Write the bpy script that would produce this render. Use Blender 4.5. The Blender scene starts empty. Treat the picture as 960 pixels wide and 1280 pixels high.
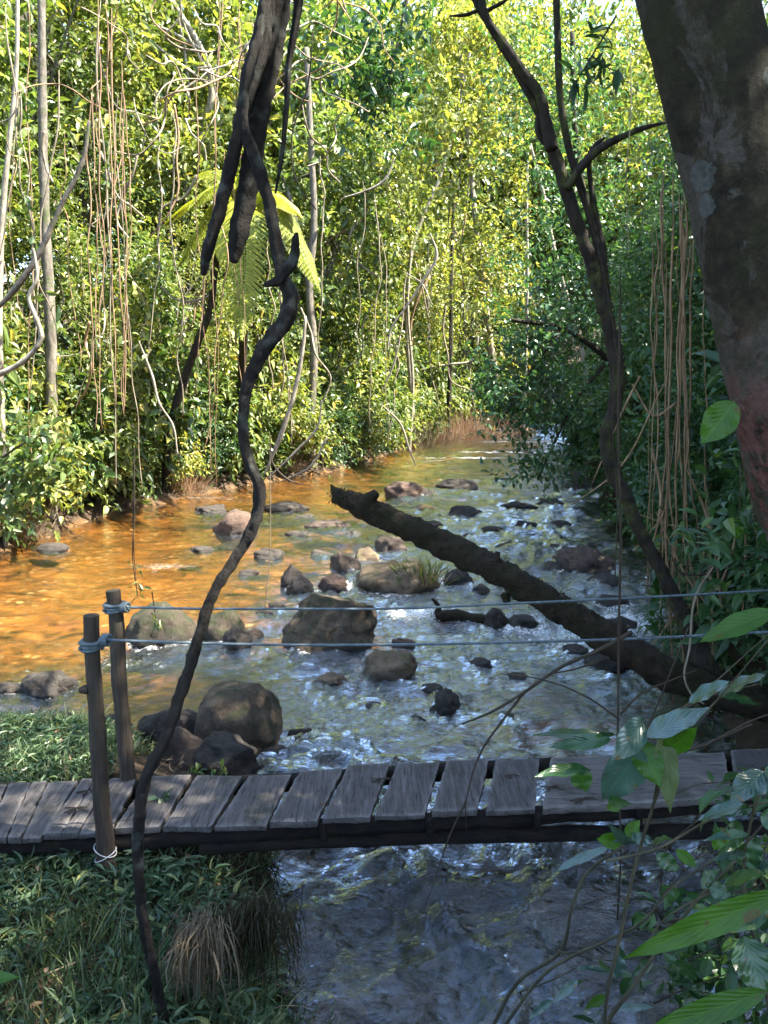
import bpy, math, random
import numpy as np
from mathutils import Vector

C = bpy.context.scene.collection
rng = np.random.default_rng(11)
random.seed(11)

# ------------------------------------------------------------------ camera
W0, H0, F = 960.0, 1280.0, 960.0
CAMZ = 3.4
PITCH = math.radians(8.3)
cp, sp = math.cos(PITCH), math.sin(PITCH)

def ray(px, py):
    """world direction through a place of the photograph, per metre of world y"""
    a, b = (px - 480) / F, (640 - py) / F
    d = np.array([a, cp + b * sp, -sp + b * cp])
    return d / d[1]

def P(px, py, Y):
    d = ray(px, py)
    return np.array([0, 0, CAMZ]) + d * Y

def sstep(a, b, x):
    t = np.clip((x - a) / (b - a), 0, 1)
    return t * t * (3 - 2 * t)

def zw(y):
    y = np.asarray(y, float)
    return 0.027 * np.maximum(y - 9, 0) + 0.10 * sstep(10.7, 11.3, y)

def GZ(px, py, z):
    d = ray(px, py)
    return np.array([0, 0, CAMZ]) + d * ((z - CAMZ) / d[2])

def GW(px, py):
    """the place where the view meets the water"""
    d = ray(px, py)
    Y = 10.0
    for _ in range(60):
        Y = 0.5 * Y + 0.5 * (float(zw(Y)) - CAMZ) / d[2]
    return np.array([0, 0, CAMZ]) + d * Y

cam = bpy.data.cameras.new('camera')
co = bpy.data.objects.new('camera', cam)
C.objects.link(co)
co.location = (0, 0, CAMZ)
co.rotation_euler = (math.pi / 2 - PITCH, 0, 0)
cam.sensor_fit = 'VERTICAL'
cam.sensor_height = 24
cam.lens = 24 * F / H0
cam.clip_start = 0.05
cam.clip_end = 2000
bpy.context.scene.camera = co

# ------------------------------------------------------------------ noise
_perm = np.random.default_rng(5).permutation(512).astype(np.int64)
_grad = np.random.default_rng(6).normal(size=(512, 3))
_grad /= np.linalg.norm(_grad, axis=1)[:, None]

def pn(p):
    p = np.asarray(p, float)
    i = np.floor(p).astype(np.int64)
    f = p - i
    u = f * f * f * (f * (f * 6 - 15) + 10)
    out = 0
    for dx in (0, 1):
        for dy in (0, 1):
            for dz in (0, 1):
                h = _perm[(_perm[(_perm[(i[:, 0] + dx) % 512] + i[:, 1] + dy) % 512] + i[:, 2] + dz) % 512]
                g = _grad[h]
                d = f - np.array([dx, dy, dz])
                w = (u[:, 0] if dx else 1 - u[:, 0]) * (u[:, 1] if dy else 1 - u[:, 1]) * (u[:, 2] if dz else 1 - u[:, 2])
                out = out + w * (g * d).sum(1)
    return out * 1.6

def fbm(p, n=4, gain=0.5):
    a, s, o = 1.0, 1.0, 0
    for k in range(n):
        o = o + a * pn(p * s + 17.3 * k)
        a *= gain
        s *= 2.03
    return o

# ------------------------------------------------------------------ mesh helpers
def mesh(name, V, polys, smooth=True):
    """polys: list of index arrays, each (m, k)"""
    V = np.asarray(V, np.float32)
    me = bpy.data.meshes.new(name)
    me.vertices.add(len(V))
    me.vertices.foreach_set('co', V.ravel())
    polys = [np.asarray(p, np.int32) for p in polys if len(p)]
    li = np.concatenate([p.ravel() for p in polys])
    tot = np.concatenate([np.full(len(p), p.shape[1], np.int32) for p in polys])
    st = np.concatenate([[0], np.cumsum(tot)[:-1]]).astype(np.int32)
    me.loops.add(len(li))
    me.loops.foreach_set('vertex_index', li)
    me.polygons.add(len(tot))
    me.polygons.foreach_set('loop_start', st)
    me.polygons.foreach_set('use_smooth', np.full(len(tot), smooth, bool))
    me.update(calc_edges=True)
    return me

def obj(name, me, mat, parent=None):
    o = bpy.data.objects.new(name, me)
    C.objects.link(o)
    if mat is not None and len(me.materials) == 0:
        me.materials.append(mat)
    if parent is not None:
        o.parent = parent
    return o

def tag(o, label=None, cat=None, group=None, kind=None):
    if label: o['label'] = label
    if cat: o['category'] = cat
    if group: o['group'] = group
    if kind: o['kind'] = kind
    return o

def empty(name, loc, label, cat, group=None, rz=0.0, sc=1.0):
    o = bpy.data.objects.new(name, None)
    C.objects.link(o)
    o.location = loc
    o.rotation_euler = (0, 0, rz)
    o.scale = (sc, sc, sc) if np.isscalar(sc) else sc
    o.empty_display_size = 0.2
    return tag(o, label, cat, group)

def children(o):
    return [c for c in bpy.data.objects if c.parent == o]

class Geo:
    def __init__(s):
        s.V, s.Q, s.T, s.n = [], [], [], 0
    def add(s, V, Q=None, T=None):
        V = np.asarray(V, float)
        s.V.append(V)
        if Q is not None and len(Q): s.Q.append(np.asarray(Q) + s.n)
        if T is not None and len(T): s.T.append(np.asarray(T) + s.n)
        s.n += len(V)
        return s
    def mesh(s, name, smooth=True, off=None):
        V = np.concatenate(s.V)
        if off is not None: V = V - np.asarray(off)
        return mesh(name, V, ([np.concatenate(s.Q)] if s.Q else []) + ([np.concatenate(s.T)] if s.T else []), smooth)

def smooth_path(pts, rad, n):
    pts = np.asarray(pts, float)
    rad = np.asarray(rad, float)
    if len(pts) < 3:
        t = np.linspace(0, 1, n)[:, None]
        return pts[0] * (1 - t) + pts[-1] * t, np.interp(t[:, 0], [0, 1], [rad[0], rad[-1]])
    seg = np.linalg.norm(np.diff(pts, axis=0), axis=1)
    s = np.concatenate([[0], np.cumsum(seg)])
    u = np.linspace(0, s[-1], n)
    m = np.gradient(pts, s, axis=0)
    k = np.clip(np.searchsorted(s, u, side='right') - 1, 0, len(s) - 2)
    h = (s[k + 1] - s[k])[:, None]
    t = ((u - s[k])[:, None]) / h
    o = ((2 * t**3 - 3 * t**2 + 1) * pts[k] + (t**3 - 2 * t**2 + t) * h * m[k]
         + (-2 * t**3 + 3 * t**2) * pts[k + 1] + (t**3 - t**2) * h * m[k + 1])
    return o, np.interp(u, s, rad)

def tube(g, pts, rad, n=24, seg=8, rough=0.0, rs=6.0, seed=0.0, cap=True, ridge=0.0, twist=5.0):
    """a round stem along a path, its radius and centre made uneven"""
    c, r = smooth_path(pts, rad, n)
    t = np.gradient(c, axis=0)
    t /= np.linalg.norm(t, axis=1)[:, None] + 1e-9
    ref = np.array([0.0, 0, 1]) if abs(t[0][2]) < 0.8 else np.array([1.0, 0, 0])
    a = np.cross(t[0], ref); a /= np.linalg.norm(a)
    A = []
    for k in range(n):
        a = a - t[k] * (a @ t[k]); a /= np.linalg.norm(a) + 1e-9
        A.append(a)
    A = np.array(A); B = np.cross(t, A)
    th = np.arange(seg) * 2 * math.pi / seg
    d = A[:, None] * np.cos(th)[None, :, None] + B[:, None] * np.sin(th)[None, :, None]
    rr = np.repeat(r[:, None], seg, 1)
    if rough:
        q = (c[:, None] + d * r[:, None, None]).reshape(-1, 3)
        rr = rr * (1 + rough * fbm(q * rs + seed, 3)).reshape(n, seg)
    if ridge:
        ln = np.concatenate([[0], np.cumsum(np.linalg.norm(np.diff(c, axis=0), axis=1))])[:, None]
        rr = rr * (1 + ridge * np.sin(3 * th[None] + twist * ln + 2 * pn(c * 2)[:, None]) + ridge * .5 * np.sin(5 * th[None] - twist * 1.4 * ln))
    V = (c[:, None] + d * rr[:, :, None]).reshape(-1, 3)
    i = np.arange(n - 1)[:, None] * seg
    j = np.arange(seg)[None]
    j2 = (j + 1) % seg
    Q = np.stack([i + j, i + j2, i + seg + j2, i + seg + j], -1).reshape(-1, 4)
    T = []
    if cap:
        V = np.concatenate([V, c[:1] - t[:1] * r[0] * .3, c[-1:] + t[-1:] * r[-1] * .3])
        a0, a1 = n * seg, n * seg + 1
        T = [(a0, (k + 1) % seg, k) for k in range(seg)] + [(a1, (n - 1) * seg + k, (n - 1) * seg + (k + 1) % seg) for k in range(seg)]
    g.add(V, Q, T)
    return c

def unit(a):
    return a / (np.linalg.norm(a, axis=-1, keepdims=True) + 1e-9)

LT = np.array([[0, 0, 0], [.34, 0, 0], [.7, 0, -.06], [1, 0, -.2], [.28, -.46, .10], [.64, -.38, .03], [.28, .46, .10], [.64, .38, .03]])
LF = np.array([[0, 6, 1], [0, 1, 4], [1, 6, 7], [1, 7, 2], [4, 1, 2], [4, 2, 5], [2, 7, 3], [5, 2, 3]])

def leaves(g, Pp, D, N, L, Wd):
    """many leaf blades: places, directions, facings, lengths, widths"""
    D = unit(D)
    S = unit(np.cross(D, N))
    N = np.cross(S, D)
    L = np.broadcast_to(L, (len(Pp),)); Wd = np.broadcast_to(Wd, (len(Pp),))
    V = (Pp[:, None] + D[:, None] * (LT[None, :, 0:1] * L[:, None, None]) + S[:, None] * (LT[None, :, 1:2] * Wd[:, None, None])
         + N[:, None] * (LT[None, :, 2:3] * L[:, None, None]))
    T = (LF[None] + (np.arange(len(Pp)) * 8)[:, None, None]).reshape(-1, 3)
    g.add(V.reshape(-1, 3), None, T)

def blades(g, base, top, width, bend, k=5):
    """grass blades from base to top, each bent by a vector"""
    n = len(base)
    t = np.linspace(0, 1, k)[None, :, None]
    c = base[:, None] + (top - base)[:, None] * t + bend[:, None] * (t * (1 - t) * 2)
    d = unit(top - base)
    s = unit(np.cross(d, rng.normal(size=(n, 3))))
    w = np.broadcast_to(width, (n,))[:, None, None] * np.array([.6, 1, .9, .6, .08][:k])[None, :, None]
    V = np.stack([c - s[:, None] * w / 2, c + s[:, None] * w / 2], 2).reshape(-1, 3)
    i = (np.arange(n) * 2 * k)[:, None] + (np.arange(k - 1) * 2)[None]
    Q = np.stack([i, i + 1, i + 3, i + 2], -1).reshape(-1, 4)
    g.add(V, Q)

# ------------------------------------------------------------------ materials
class NT:
    def __init__(s, name):
        s.m = bpy.data.materials.new(name)
        s.m.use_nodes = True
        s.t = s.m.node_tree
        s.t.nodes.clear()
        s.out = s.t.nodes.new('ShaderNodeOutputMaterial')
    def n(s, typ, **kw):
        nd = s.t.nodes.new('ShaderNode' + typ)
        for k, v in kw.items(): setattr(nd, k, v)
        return nd
    def l(s, a, b):
        s.t.links.new(a, b)
    def pos(s, obj_space=False):
        if obj_space: return s.n('TexCoord').outputs['Object']
        return s.n('NewGeometry').outputs['Position']
    def noise(s, scale, vec=None, detail=4, rough=.55, dist=0.0, stretch=None):
        vec = vec if vec is not None else s.pos()
        if stretch is not None:
            mp = s.n('Mapping'); mp.inputs['Scale'].default_value = stretch
            s.l(vec, mp.inputs['Vector']); vec = mp.outputs[0]
        nd = s.n('TexNoise')
        nd.inputs['Scale'].default_value = scale
        nd.inputs['Detail'].default_value = detail
        nd.inputs['Roughness'].default_value = rough
        nd.inputs['Distortion'].default_value = dist
        s.l(vec, nd.inputs['Vector'])
        return nd.outputs['Fac']
    def ramp(s, fac, stops, interp='LINEAR'):
        r = s.n('ValToRGB')
        r.color_ramp.interpolation = interp
        e = r.color_ramp.elements
        while len(e) < len(stops): e.new(0.5)
        for k, (p, c) in enumerate(stops):
            e[k].position = p
            e[k].color = (*c, 1) if not np.isscalar(c) else (c, c, c, 1)
        s.l(fac, r.inputs[0])
        return r.outputs['Color']
    def mix(s, fac, a, b, mode='MIX'):
        m = s.n('Mix', data_type='RGBA', blend_type=mode)
        for sock, v in ((m.inputs[0], fac), (m.inputs[6], a), (m.inputs[7], b)):
            if hasattr(v, 'links') or hasattr(v, 'is_linked'): s.l(v, sock)
            elif np.isscalar(v): sock.default_value = v
            else: sock.default_value = (*v, 1)
        return m.outputs[2]
    def math(s, op, a, b=0.0, clamp=False):
        m = s.n('Math', operation=op, use_clamp=clamp)
        for sock, v in ((m.inputs[0], a), (m.inputs[1], b)):
            if hasattr(v, 'is_linked'): s.l(v, sock)
            else: sock.default_value = v
        return m.outputs[0]
    def bump(s, h, strength=.5, dist=.02, normal=None):
        b = s.n('Bump')
        b.inputs['Strength'].default_value = strength
        b.inputs['Distance'].default_value = dist
        s.l(h, b.inputs['Height'])
        if normal is not None: s.l(normal, b.inputs['Normal'])
        return b.outputs[0]
    def pbsdf(s, col, rough=.7, normal=None, spec=.5):
        p = s.n('BsdfPrincipled')
        if hasattr(col, 'is_linked'): s.l(col, p.inputs['Base Color'])
        else: p.inputs['Base Color'].default_value = (*col, 1)
        if hasattr(rough, 'is_linked'): s.l(rough, p.inputs['Roughness'])
        else: p.inputs['Roughness'].default_value = rough
        p.inputs['Specular IOR Level'].default_value = spec
        if normal is not None: s.l(normal, p.inputs['Normal'])
        return p.outputs[0]
    def mixs(s, fac, a, b):
        m = s.n('MixShader')
        if hasattr(fac, 'is_linked'): s.l(fac, m.inputs[0])
        else: m.inputs[0].default_value = fac
        s.l(a, m.inputs[1]); s.l(b, m.inputs[2])
        return m.outputs[0]
    def done(s, sh):
        s.l(sh, s.out.inputs['Surface'])
        return s.m

def leaf_mat(name, dark, mid, light, trans=.42, rough=.38, spec=.45, yellow=.06, tint=(1.3, 1.3, .62)):
    t = NT(name)
    g = t.n('NewGeometry')
    oi = t.n('ObjectInfo')
    col = t.ramp(g.outputs['Random Per Island'], [(0, dark), (.5, mid), (1 - yellow, light), (1, (light[0] * 1.9, light[1] * 1.35, light[2] * .9))])
    v = t.math('MULTIPLY_ADD', oi.outputs['Random'], .75)
    v.node.inputs[2].default_value = .72
    hsv = t.n('HueSaturation')
    t.l(col, hsv.inputs['Color']); t.l(v, hsv.inputs['Value'])
    hh = t.math('MULTIPLY_ADD', oi.outputs['Random'], -.035)
    hh.node.inputs[2].default_value = .515
    t.l(hh, hsv.inputs['Hue'])
    c = hsv.outputs[0]
    p = t.pbsdf(c, rough, None, spec)
    tr = t.n('BsdfTranslucent')
    t.l(t.mix(1.0, c, tint, 'MULTIPLY'), tr.inputs['Color'])
    return t.done(t.mixs(trans, p, tr.outputs[0]))

def bark_mat(name, a, b, scale=12, stretch=(1, 1, .25), moss=None, moss_amt=.5, rough=.9, bump=.6, bd=.02, light=None):
    t = NT(name)
    n1 = t.noise(scale, stretch=stretch, detail=6, rough=.65)
    col = t.ramp(n1, [(.3, a), (.7, b)])
    if light is not None:
        col = t.mix(t.ramp(t.noise(scale * .35, detail=5), [(.55, 0.0), (.68, 1.0)]), col, light)
    if moss is not None:
        col = t.mix(t.ramp(t.noise(scale * .3, detail=6, rough=.7), [(moss_amt - .06, 0.0), (moss_amt + .06, 1.0)]), col, moss)
    nb = t.bump(t.noise(scale * 2.2, stretch=stretch, detail=8, rough=.7), bump, bd)
    return t.done(t.pbsdf(col, rough, nb, .25))

M = {}
M['leaf_a'] = leaf_mat('glossy_leaf', (.032, .066, .018), (.085, .135, .034), (.165, .205, .068))
M['leaf_b'] = leaf_mat('yellow_green_leaf', (.065, .10, .020), (.15, .185, .040), (.25, .265, .085), .42)
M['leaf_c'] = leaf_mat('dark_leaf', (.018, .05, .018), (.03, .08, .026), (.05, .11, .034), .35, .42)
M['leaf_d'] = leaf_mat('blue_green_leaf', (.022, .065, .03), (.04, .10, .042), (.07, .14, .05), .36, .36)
M['fern'] = leaf_mat('fern_leaf', (.24, .27, .03), (.30, .33, .04), (.34, .36, .05), .45, .5, .3)
M['weed'] = leaf_mat('weed_leaf', (.02, .045, .022), (.045, .088, .042), (.12, .175, .09), .35, .4)
M['grass'] = leaf_mat('grass_blade', (.02, .042, .018), (.05, .085, .036), (.13, .17, .085), .35, .45, .4)
M['straw'] = leaf_mat('dry_straw', (.07, .05, .03), (.17, .13, .085), (.28, .22, .15), .25, .7, .2, .02, (1, 1, .9))
M['dry'] = leaf_mat('dry_leaf', (.12, .07, .04), (.22, .14, .08), (.32, .22, .14), .35, .7, .2, .02, (1.1, 1, .8))
M['dgrass'] = leaf_mat('dark_bank_grass', (.016, .014, .007), (.028, .026, .012), (.042, .04, .02), .25, .6, .2)
M['bark_liana'] = bark_mat('dark_liana_bark', (.005, .004, .003), (.022, .018, .014), 26, (1, 1, .5), None, .5, .88, 1.0, .02, light=(.060, .065, .055))
M['bark_log'] = bark_mat('mossy_log_bark', (.008, .006, .004), (.038, .025, .014), 16, (1, 1, 1), (.018, .016, .005), .52, .95, 1.0, .03)
M['bark_slim'] = bark_mat('slim_tree_bark', (.007, .006, .004), (.038, .029, .021), 18, (1, 1, .3), (.045, .05, .014), .57, .9, 1.0, .02)
M['bark_grey'] = bark_mat('grey_forest_bark', (.05, .042, .032), (.20, .175, .14), 11, (1, 1, .4), (.07, .085, .035), .60, .9, .6, .03)
M['bark_pale'] = bark_mat('pale_branch_bark', (.10, .085, .06), (.36, .32, .25), 10, (1, 1, .4), None, .5, .8, .4, .02)
M['vine_straw'] = bark_mat('dry_vine', (.10, .055, .028), (.34, .225, .13), 20, (1, 1, .15), None, .5, .8, .4, .01)
M['vine_pale'] = bark_mat('pale_vine', (.11, .085, .055), (.30, .25, .18), 16, (1, 1, .2), None, .5, .8, .4, .01)
M['vine_dark'] = bark_mat('dark_vine', (.02, .015, .01), (.06, .045, .03), 22, (1, 1, .3), None, .5, .85, .5, .01)
M['stem_green'] = bark_mat('green_stem', (.022, .02, .011), (.075, .066, .036), 16, (1, 1, .3), None, .5, .75, .3, .01)

def make_big_bark():
    t = NT('lichen_covered_bark')
    pos = t.pos()
    col = t.ramp(t.noise(14, pos, 8, .7), [(.32, (.006, .004, .003)), (.50, (.030, .024, .010)), (.70, (.082, .066, .034))])
    # broad pale patches of smooth grey bark
    g1 = t.noise(4.6, pos, 8, .68, .8, stretch=(1.3, 1, .7))
    nsep = t.n('SeparateXYZ'); t.l(t.n('NewGeometry').outputs['Normal'], nsep.inputs[0])
    g1 = t.math('ADD', g1, t.math('MULTIPLY', nsep.outputs[0], -.13))
    col = t.mix(t.ramp(g1, [(.58, 0.0), (.62, .8)]), col, t.ramp(t.noise(40, pos, 6, .7), [(.3, (.05, .042, .032)), (.7, (.15, .13, .105))]))
    col = t.mix(t.ramp(t.noise(4.0, pos, 7, .7), [(.5, 0.0), (.62, .9)]), col, (.035, .036, .010))
    # round lichen spots
    v = t.n('TexVoronoi'); v.inputs['Scale'].default_value = 7.0
    d = t.n('Mapping'); t.l(pos, d.inputs['Vector']); t.l(d.outputs[0], v.inputs['Vector'])
    sz = t.math('MULTIPLY', t.noise(40, pos, 6, .7), .22)
    ring = t.math('ADD', v.outputs['Distance'], sz)
    keep = t.n('SeparateColor'); t.l(v.outputs['Color'], keep.inputs[0])
    lim = t.math('MULTIPLY', t.math('SUBTRACT', keep.outputs[0], .48), .62)
    spot = t.math('GREATER_THAN', lim, t.math('SUBTRACT', ring, .10))
    col = t.mix(t.math('MULTIPLY', spot, .75), col, t.ramp(t.noise(60, pos, 4), [(.3, (.06, .072, .06)), (.7, (.17, .18, .16))]))
    # a red crust where the trunk comes lowest
    sep = t.n('SeparateXYZ'); t.l(pos, sep.inputs[0])
    low = t.ramp(t.math('ADD', t.math('MULTIPLY', sep.outputs[2], -1.2), 4.42 , False), [(0.0, 0.0), (1, 1.0)])
    red = t.math('MULTIPLY', t.ramp(t.math('ADD', t.noise(9, pos, 6, .7), t.math('MULTIPLY', low, .0)), [(.48, 0.0), (.55, .9)]), low)
    red = t.math('MULTIPLY', red, t.math('MULTIPLY_ADD', nsep.outputs[0], -1.6, True))
    col = t.mix(red, col, t.ramp(t.noise(50, pos, 4), [(.3, (.20, .032, .03)), (.7, (.36, .13, .11))]))
    nb = t.bump(t.noise(30, pos, 10, .75), 1.0, .03, t.bump(t.noise(9, pos, 6, .7, stretch=(1, 1, .5)), .8, .04))
    return t.done(t.pbsdf(col, .88, nb, .3))
M['bark_big'] = make_big_bark()

def rock_mat(name, a, b, moss=None, amt=.55, wet=.45):
    t = NT(name)
    pos = t.pos()
    col = t.ramp(t.noise(3.5, pos, 8, .68), [(.28, a), (.72, b)])
    col = t.mix(t.ramp(t.noise(28, pos, 8, .75), [(.52, 0.0), (.68, .45)]), col, (.18, .145, .11))
    col = t.mix(t.ramp(t.noise(9, pos, 6, .7), [(.35, .55), (.5, 0.0)]), col, (.03, .024, .018))
    if moss is not None:
        up = t.n('SeparateXYZ'); t.l(t.n('NewGeometry').outputs['Normal'], up.inputs[0])
        f = t.math('ADD', t.noise(5, pos, 7, .7), t.math('MULTIPLY', up.outputs[2], .12))
        col = t.mix(t.ramp(f, [(amt - .04, 0.0), (amt + .06, 1.0)]), col, t.ramp(t.noise(60, pos, 3), [(.3, moss), (.7, tuple(1.7 * x for x in moss))]))
    # the band that the water keeps wet is darker and shinier
    at = t.n('Attribute'); at.attribute_name = 'wet'
    col = t.mix(t.math('MULTIPLY', at.outputs['Fac'], .72), col, (.018, .014, .009))
    rg = t.math('SUBTRACT', .85, t.math('MULTIPLY', at.outputs['Fac'], .6))
    cr = t.n('TexVoronoi', feature='DISTANCE_TO_EDGE'); cr.inputs['Scale'].default_value = 4.5
    wp = t.n('Mix', data_type='VECTOR'); wp.inputs[0].default_value = .12; t.l(pos, wp.inputs[4]); nz = t.n('TexNoise'); nz.inputs['Scale'].default_value = 6; t.l(pos, nz.inputs['Vector']); t.l(nz.outputs['Color'], wp.inputs[5]); t.l(wp.outputs[1], cr.inputs['Vector'])
    crk = t.ramp(cr.outputs['Distance'], [(0.0, 0.0), (.02, 1.0)])
    nb = t.bump(t.noise(14, pos, 14, .80), 1.0, .07, t.bump(crk, .35, .02, t.bump(t.noise(60, pos, 6, .75), .6, .012)))
    return t.done(t.pbsdf(col, rg, nb, .4))
M['rock'] = rock_mat('brown_river_rock', (.035, .024, .017), (.105, .073, .054))
M['rock_red'] = rock_mat('reddish_river_rock', (.05, .03, .021), (.15, .092, .066))
M['rock_tan'] = rock_mat('warm_brown_boulder_rock', (.045, .031, .018), (.17, .12, .075), (.030, .032, .011), .62)
M['rock_dark'] = rock_mat('dark_river_rock', (.02, .017, .013), (.065, .052, .042))
M['rock_moss'] = rock_mat('mossy_river_rock', (.028, .021, .013), (.09, .068, .044), (.026, .029, .010), .56)
M['rock_sand'] = rock_mat('sandy_river_rock', (.08, .052, .03), (.25, .18, .11), (.05, .06, .015), .66)

def wood_mat(name, a, b, c, along):
    t = NT(name)
    tc = t.n('TexCoord')
    st = {'x': (.6, 9, 9), 'y': (9, .6, 9), 'z': (9, 9, .6)}[along]
    v = tc.outputs['Object']
    gr = t.noise(4.5, v, 8, .7, .4, stretch=st)
    col = t.ramp(gr, [(.3, a), (.55, b), (.75, c)])
    oi = t.n('ObjectInfo')
    col = t.mix(t.math('MULTIPLY', oi.outputs['Random'], .55), col, t.mix(.5, col, a))
    col = t.mix(t.ramp(t.noise(3.5, t.pos(), 7, .7), [(.5, 0.0), (.66, .75)]), col, (.028, .026, .016))
    wa = t.n('Attribute'); wa.attribute_name = 'worn'
    col = t.mix(t.math('MULTIPLY', wa.outputs['Fac'], .6), col, tuple(1.35 * x for x in c))
    crack = t.ramp(t.noise(9, v, 5, .6, .2, stretch=st), [(.36, 1.0), (.41, 0.0)])
    col = t.mix(t.math('MULTIPLY', crack, .8), col, (.015, .012, .01))
    nb = t.bump(t.noise(10, v, 8, .7, stretch=st), .8, .01)
    return t.done(t.pbsdf(col, .82, nb, .3))
M['plank'] = wood_mat('weathered_plank_wood', (.030, .026, .024), (.085, .075, .070), (.165, .150, .142), 'y')
M['wide_plank'] = wood_mat('weathered_board_wood', (.065, .056, .05), (.125, .11, .10), (.19, .17, .158), 'x')
M['post'] = wood_mat('weathered_post_wood', (.022, .016, .011), (.058, .042, .030), (.10, .077, .057), 'z')
M['beam'] = bark_mat('dark_wet_beam', (.006, .005, .004), (.026, .019, .014), 16, (.35, 1, 1), (.02, .022, .01), .6, .85, 1.0, .03)

def rope_mat():
    t = NT('blue_grey_rope')
    w = t.n('TexWave'); w.inputs['Scale'].default_value = 38; w.bands_direction = 'DIAGONAL'
    t.l(t.pos(), w.inputs['Vector'])
    col = t.ramp(t.noise(30, None, 4), [(.3, (.04, .06, .07)), (.7, (.11, .145, .16))])
    return t.done(t.pbsdf(col, .55, t.bump(w.outputs['Fac'], .6, .004), .5))
M['rope'] = rope_mat()
def plain(name, col, rough=.5, spec=.5):
    t = NT(name)
    c = t.ramp(t.noise(40, None, 3), [(.3, tuple(.7 * x for x in col)), (.7, col)])
    return t.done(t.pbsdf(c, rough, None, spec))
M['wire'] = plain('pale_wire', (.55, .55, .53))

def big_leaf(name, a, b, trans=.35, rough=.3, spec=.5, tint=(1.3, 1.5, .5)):
    t = NT(name)
    tc = t.n('UVMap')
    sep = t.n('SeparateXYZ'); t.l(tc.outputs[0], sep.inputs[0])
    # side veins run slanting from the midrib
    ax = t.math('ABSOLUTE', t.math('SUBTRACT', sep.outputs[0], .5))
    ph = t.math('SUBTRACT', t.math('MULTIPLY', t.math('POWER', sep.outputs[1], .85), 9.0), t.math('MULTIPLY', t.math('POWER', ax, .75), 5.0))
    vein = t.math('ABSOLUTE', t.math('SUBTRACT', t.math('FRACT', ph), .5))
    veinm = t.ramp(vein, [(0.0, 1.0), (.07, 0.0)])
    mid = t.ramp(ax, [(.008, 1.0), (.03, 0.0)])
    vm = t.math('MAXIMUM', veinm, mid)
    g = t.n('NewGeometry'); oi = t.n('ObjectInfo')
    base = t.ramp(oi.outputs['Random'], [(0, a), (1, b)])
    base = t.mix(t.ramp(t.noise(14, None, 6, .65), [(.35, .5), (.6, 0.0)]), base, tuple(.55 * x for x in a))
    col = t.mix(t.math('MULTIPLY', vm, .28), base, tuple(1.7 * x for x in b))
    col = t.mix(t.ramp(t.noise(22, None, 4, .6), [(.63, 0.0), (.67, .85)]), col, (.10, .065, .02))
    nb = t.bump(vein, .16, .010, t.bump(t.noise(30, None, 3), .2, .004))
    p = t.pbsdf(col, rough, nb, spec)
    tr = t.n('BsdfTranslucent')
    t.l(t.mix(1.0, col, tint, 'MULTIPLY'), tr.inputs['Color'])
    return t.done(t.mixs(trans, p, tr.outputs[0]))
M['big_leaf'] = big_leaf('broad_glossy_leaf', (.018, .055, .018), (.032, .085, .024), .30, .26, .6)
M['big_leaf_lit'] = big_leaf('broad_bright_leaf', (.05, .135, .012), (.075, .18, .018), .55, .36, .4)  # lit copy of the broad leaf: backlight put into a brighter green
M['big_leaf_sky'] = big_leaf('broad_blue_sheen_leaf', (.028, .066, .046), (.045, .095, .068), .12, .24, 1.0)  # sky reflection put into the leaf colour as a bluer green
M['big_leaf_old'] = big_leaf('broad_olive_leaf', (.09, .12, .045), (.12, .15, .06), .35, .45, .4)

# ------------------------------------------------------------------ the river in plan
RIVER = np.array([(14, -1.2), (8, .5), (4, 1.5), (1.5, 2.35), (.2, 2.8), (-.38, 3.3), (-.60, 4.0), (-.72, 4.8), (-1.0, 5.6), (-1.1, 6.3),
                  (-1.7, 6.65), (-3.2, 6.80), (-5.5, 7.0), (-8.5, 7.3), (-11, 8.2), (-11.4, 11), (-9.6, 13.2), (-8.0, 15), (-7.7, 17.5), (-7.3, 20),
                  (-6.2, 22.5), (-4.4, 26), (-2.0, 29.6), (-.6, 34), (1.0, 39.5), (3.2, 45), (7, 53), (13, 61),
                  (18, 57), (13.5, 49), (10.5, 43), (8.8, 36), (7.2, 27), (6.3, 20), (5.3, 12.7), (4.3, 9.5), (3.5, 7.5), (3.25, 6.2), (3.0, 5.2),
                  (3.15, 4.4), (4.6, 3.4), (9, 2.6), (14, 1.6)], float)

def river_sd(x, y):
    """signed distance to the shoreline: negative over the water"""
    p = np.stack([x, y], 1)
    best = np.full(len(p), 1e9)
    inside = np.zeros(len(p), bool)
    n = len(RIVER)
    for k in range(n):
        a, b = RIVER[k], RIVER[(k + 1) % n]
        ab = b - a
        t = np.clip(((p - a) @ ab) / (ab @ ab), 0, 1)
        d = np.linalg.norm(p - a - t[:, None] * ab, axis=1)
        best = np.minimum(best, d)
        c = (a[1] > y) != (b[1] > y)
        with np.errstate(divide='ignore', invalid='ignore'):
            xi = (b[0] - a[0]) * (y - a[1]) / (b[1] - a[1]) + a[0]
        inside ^= c & (x < xi)
    return np.where(inside, -best, best)

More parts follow.
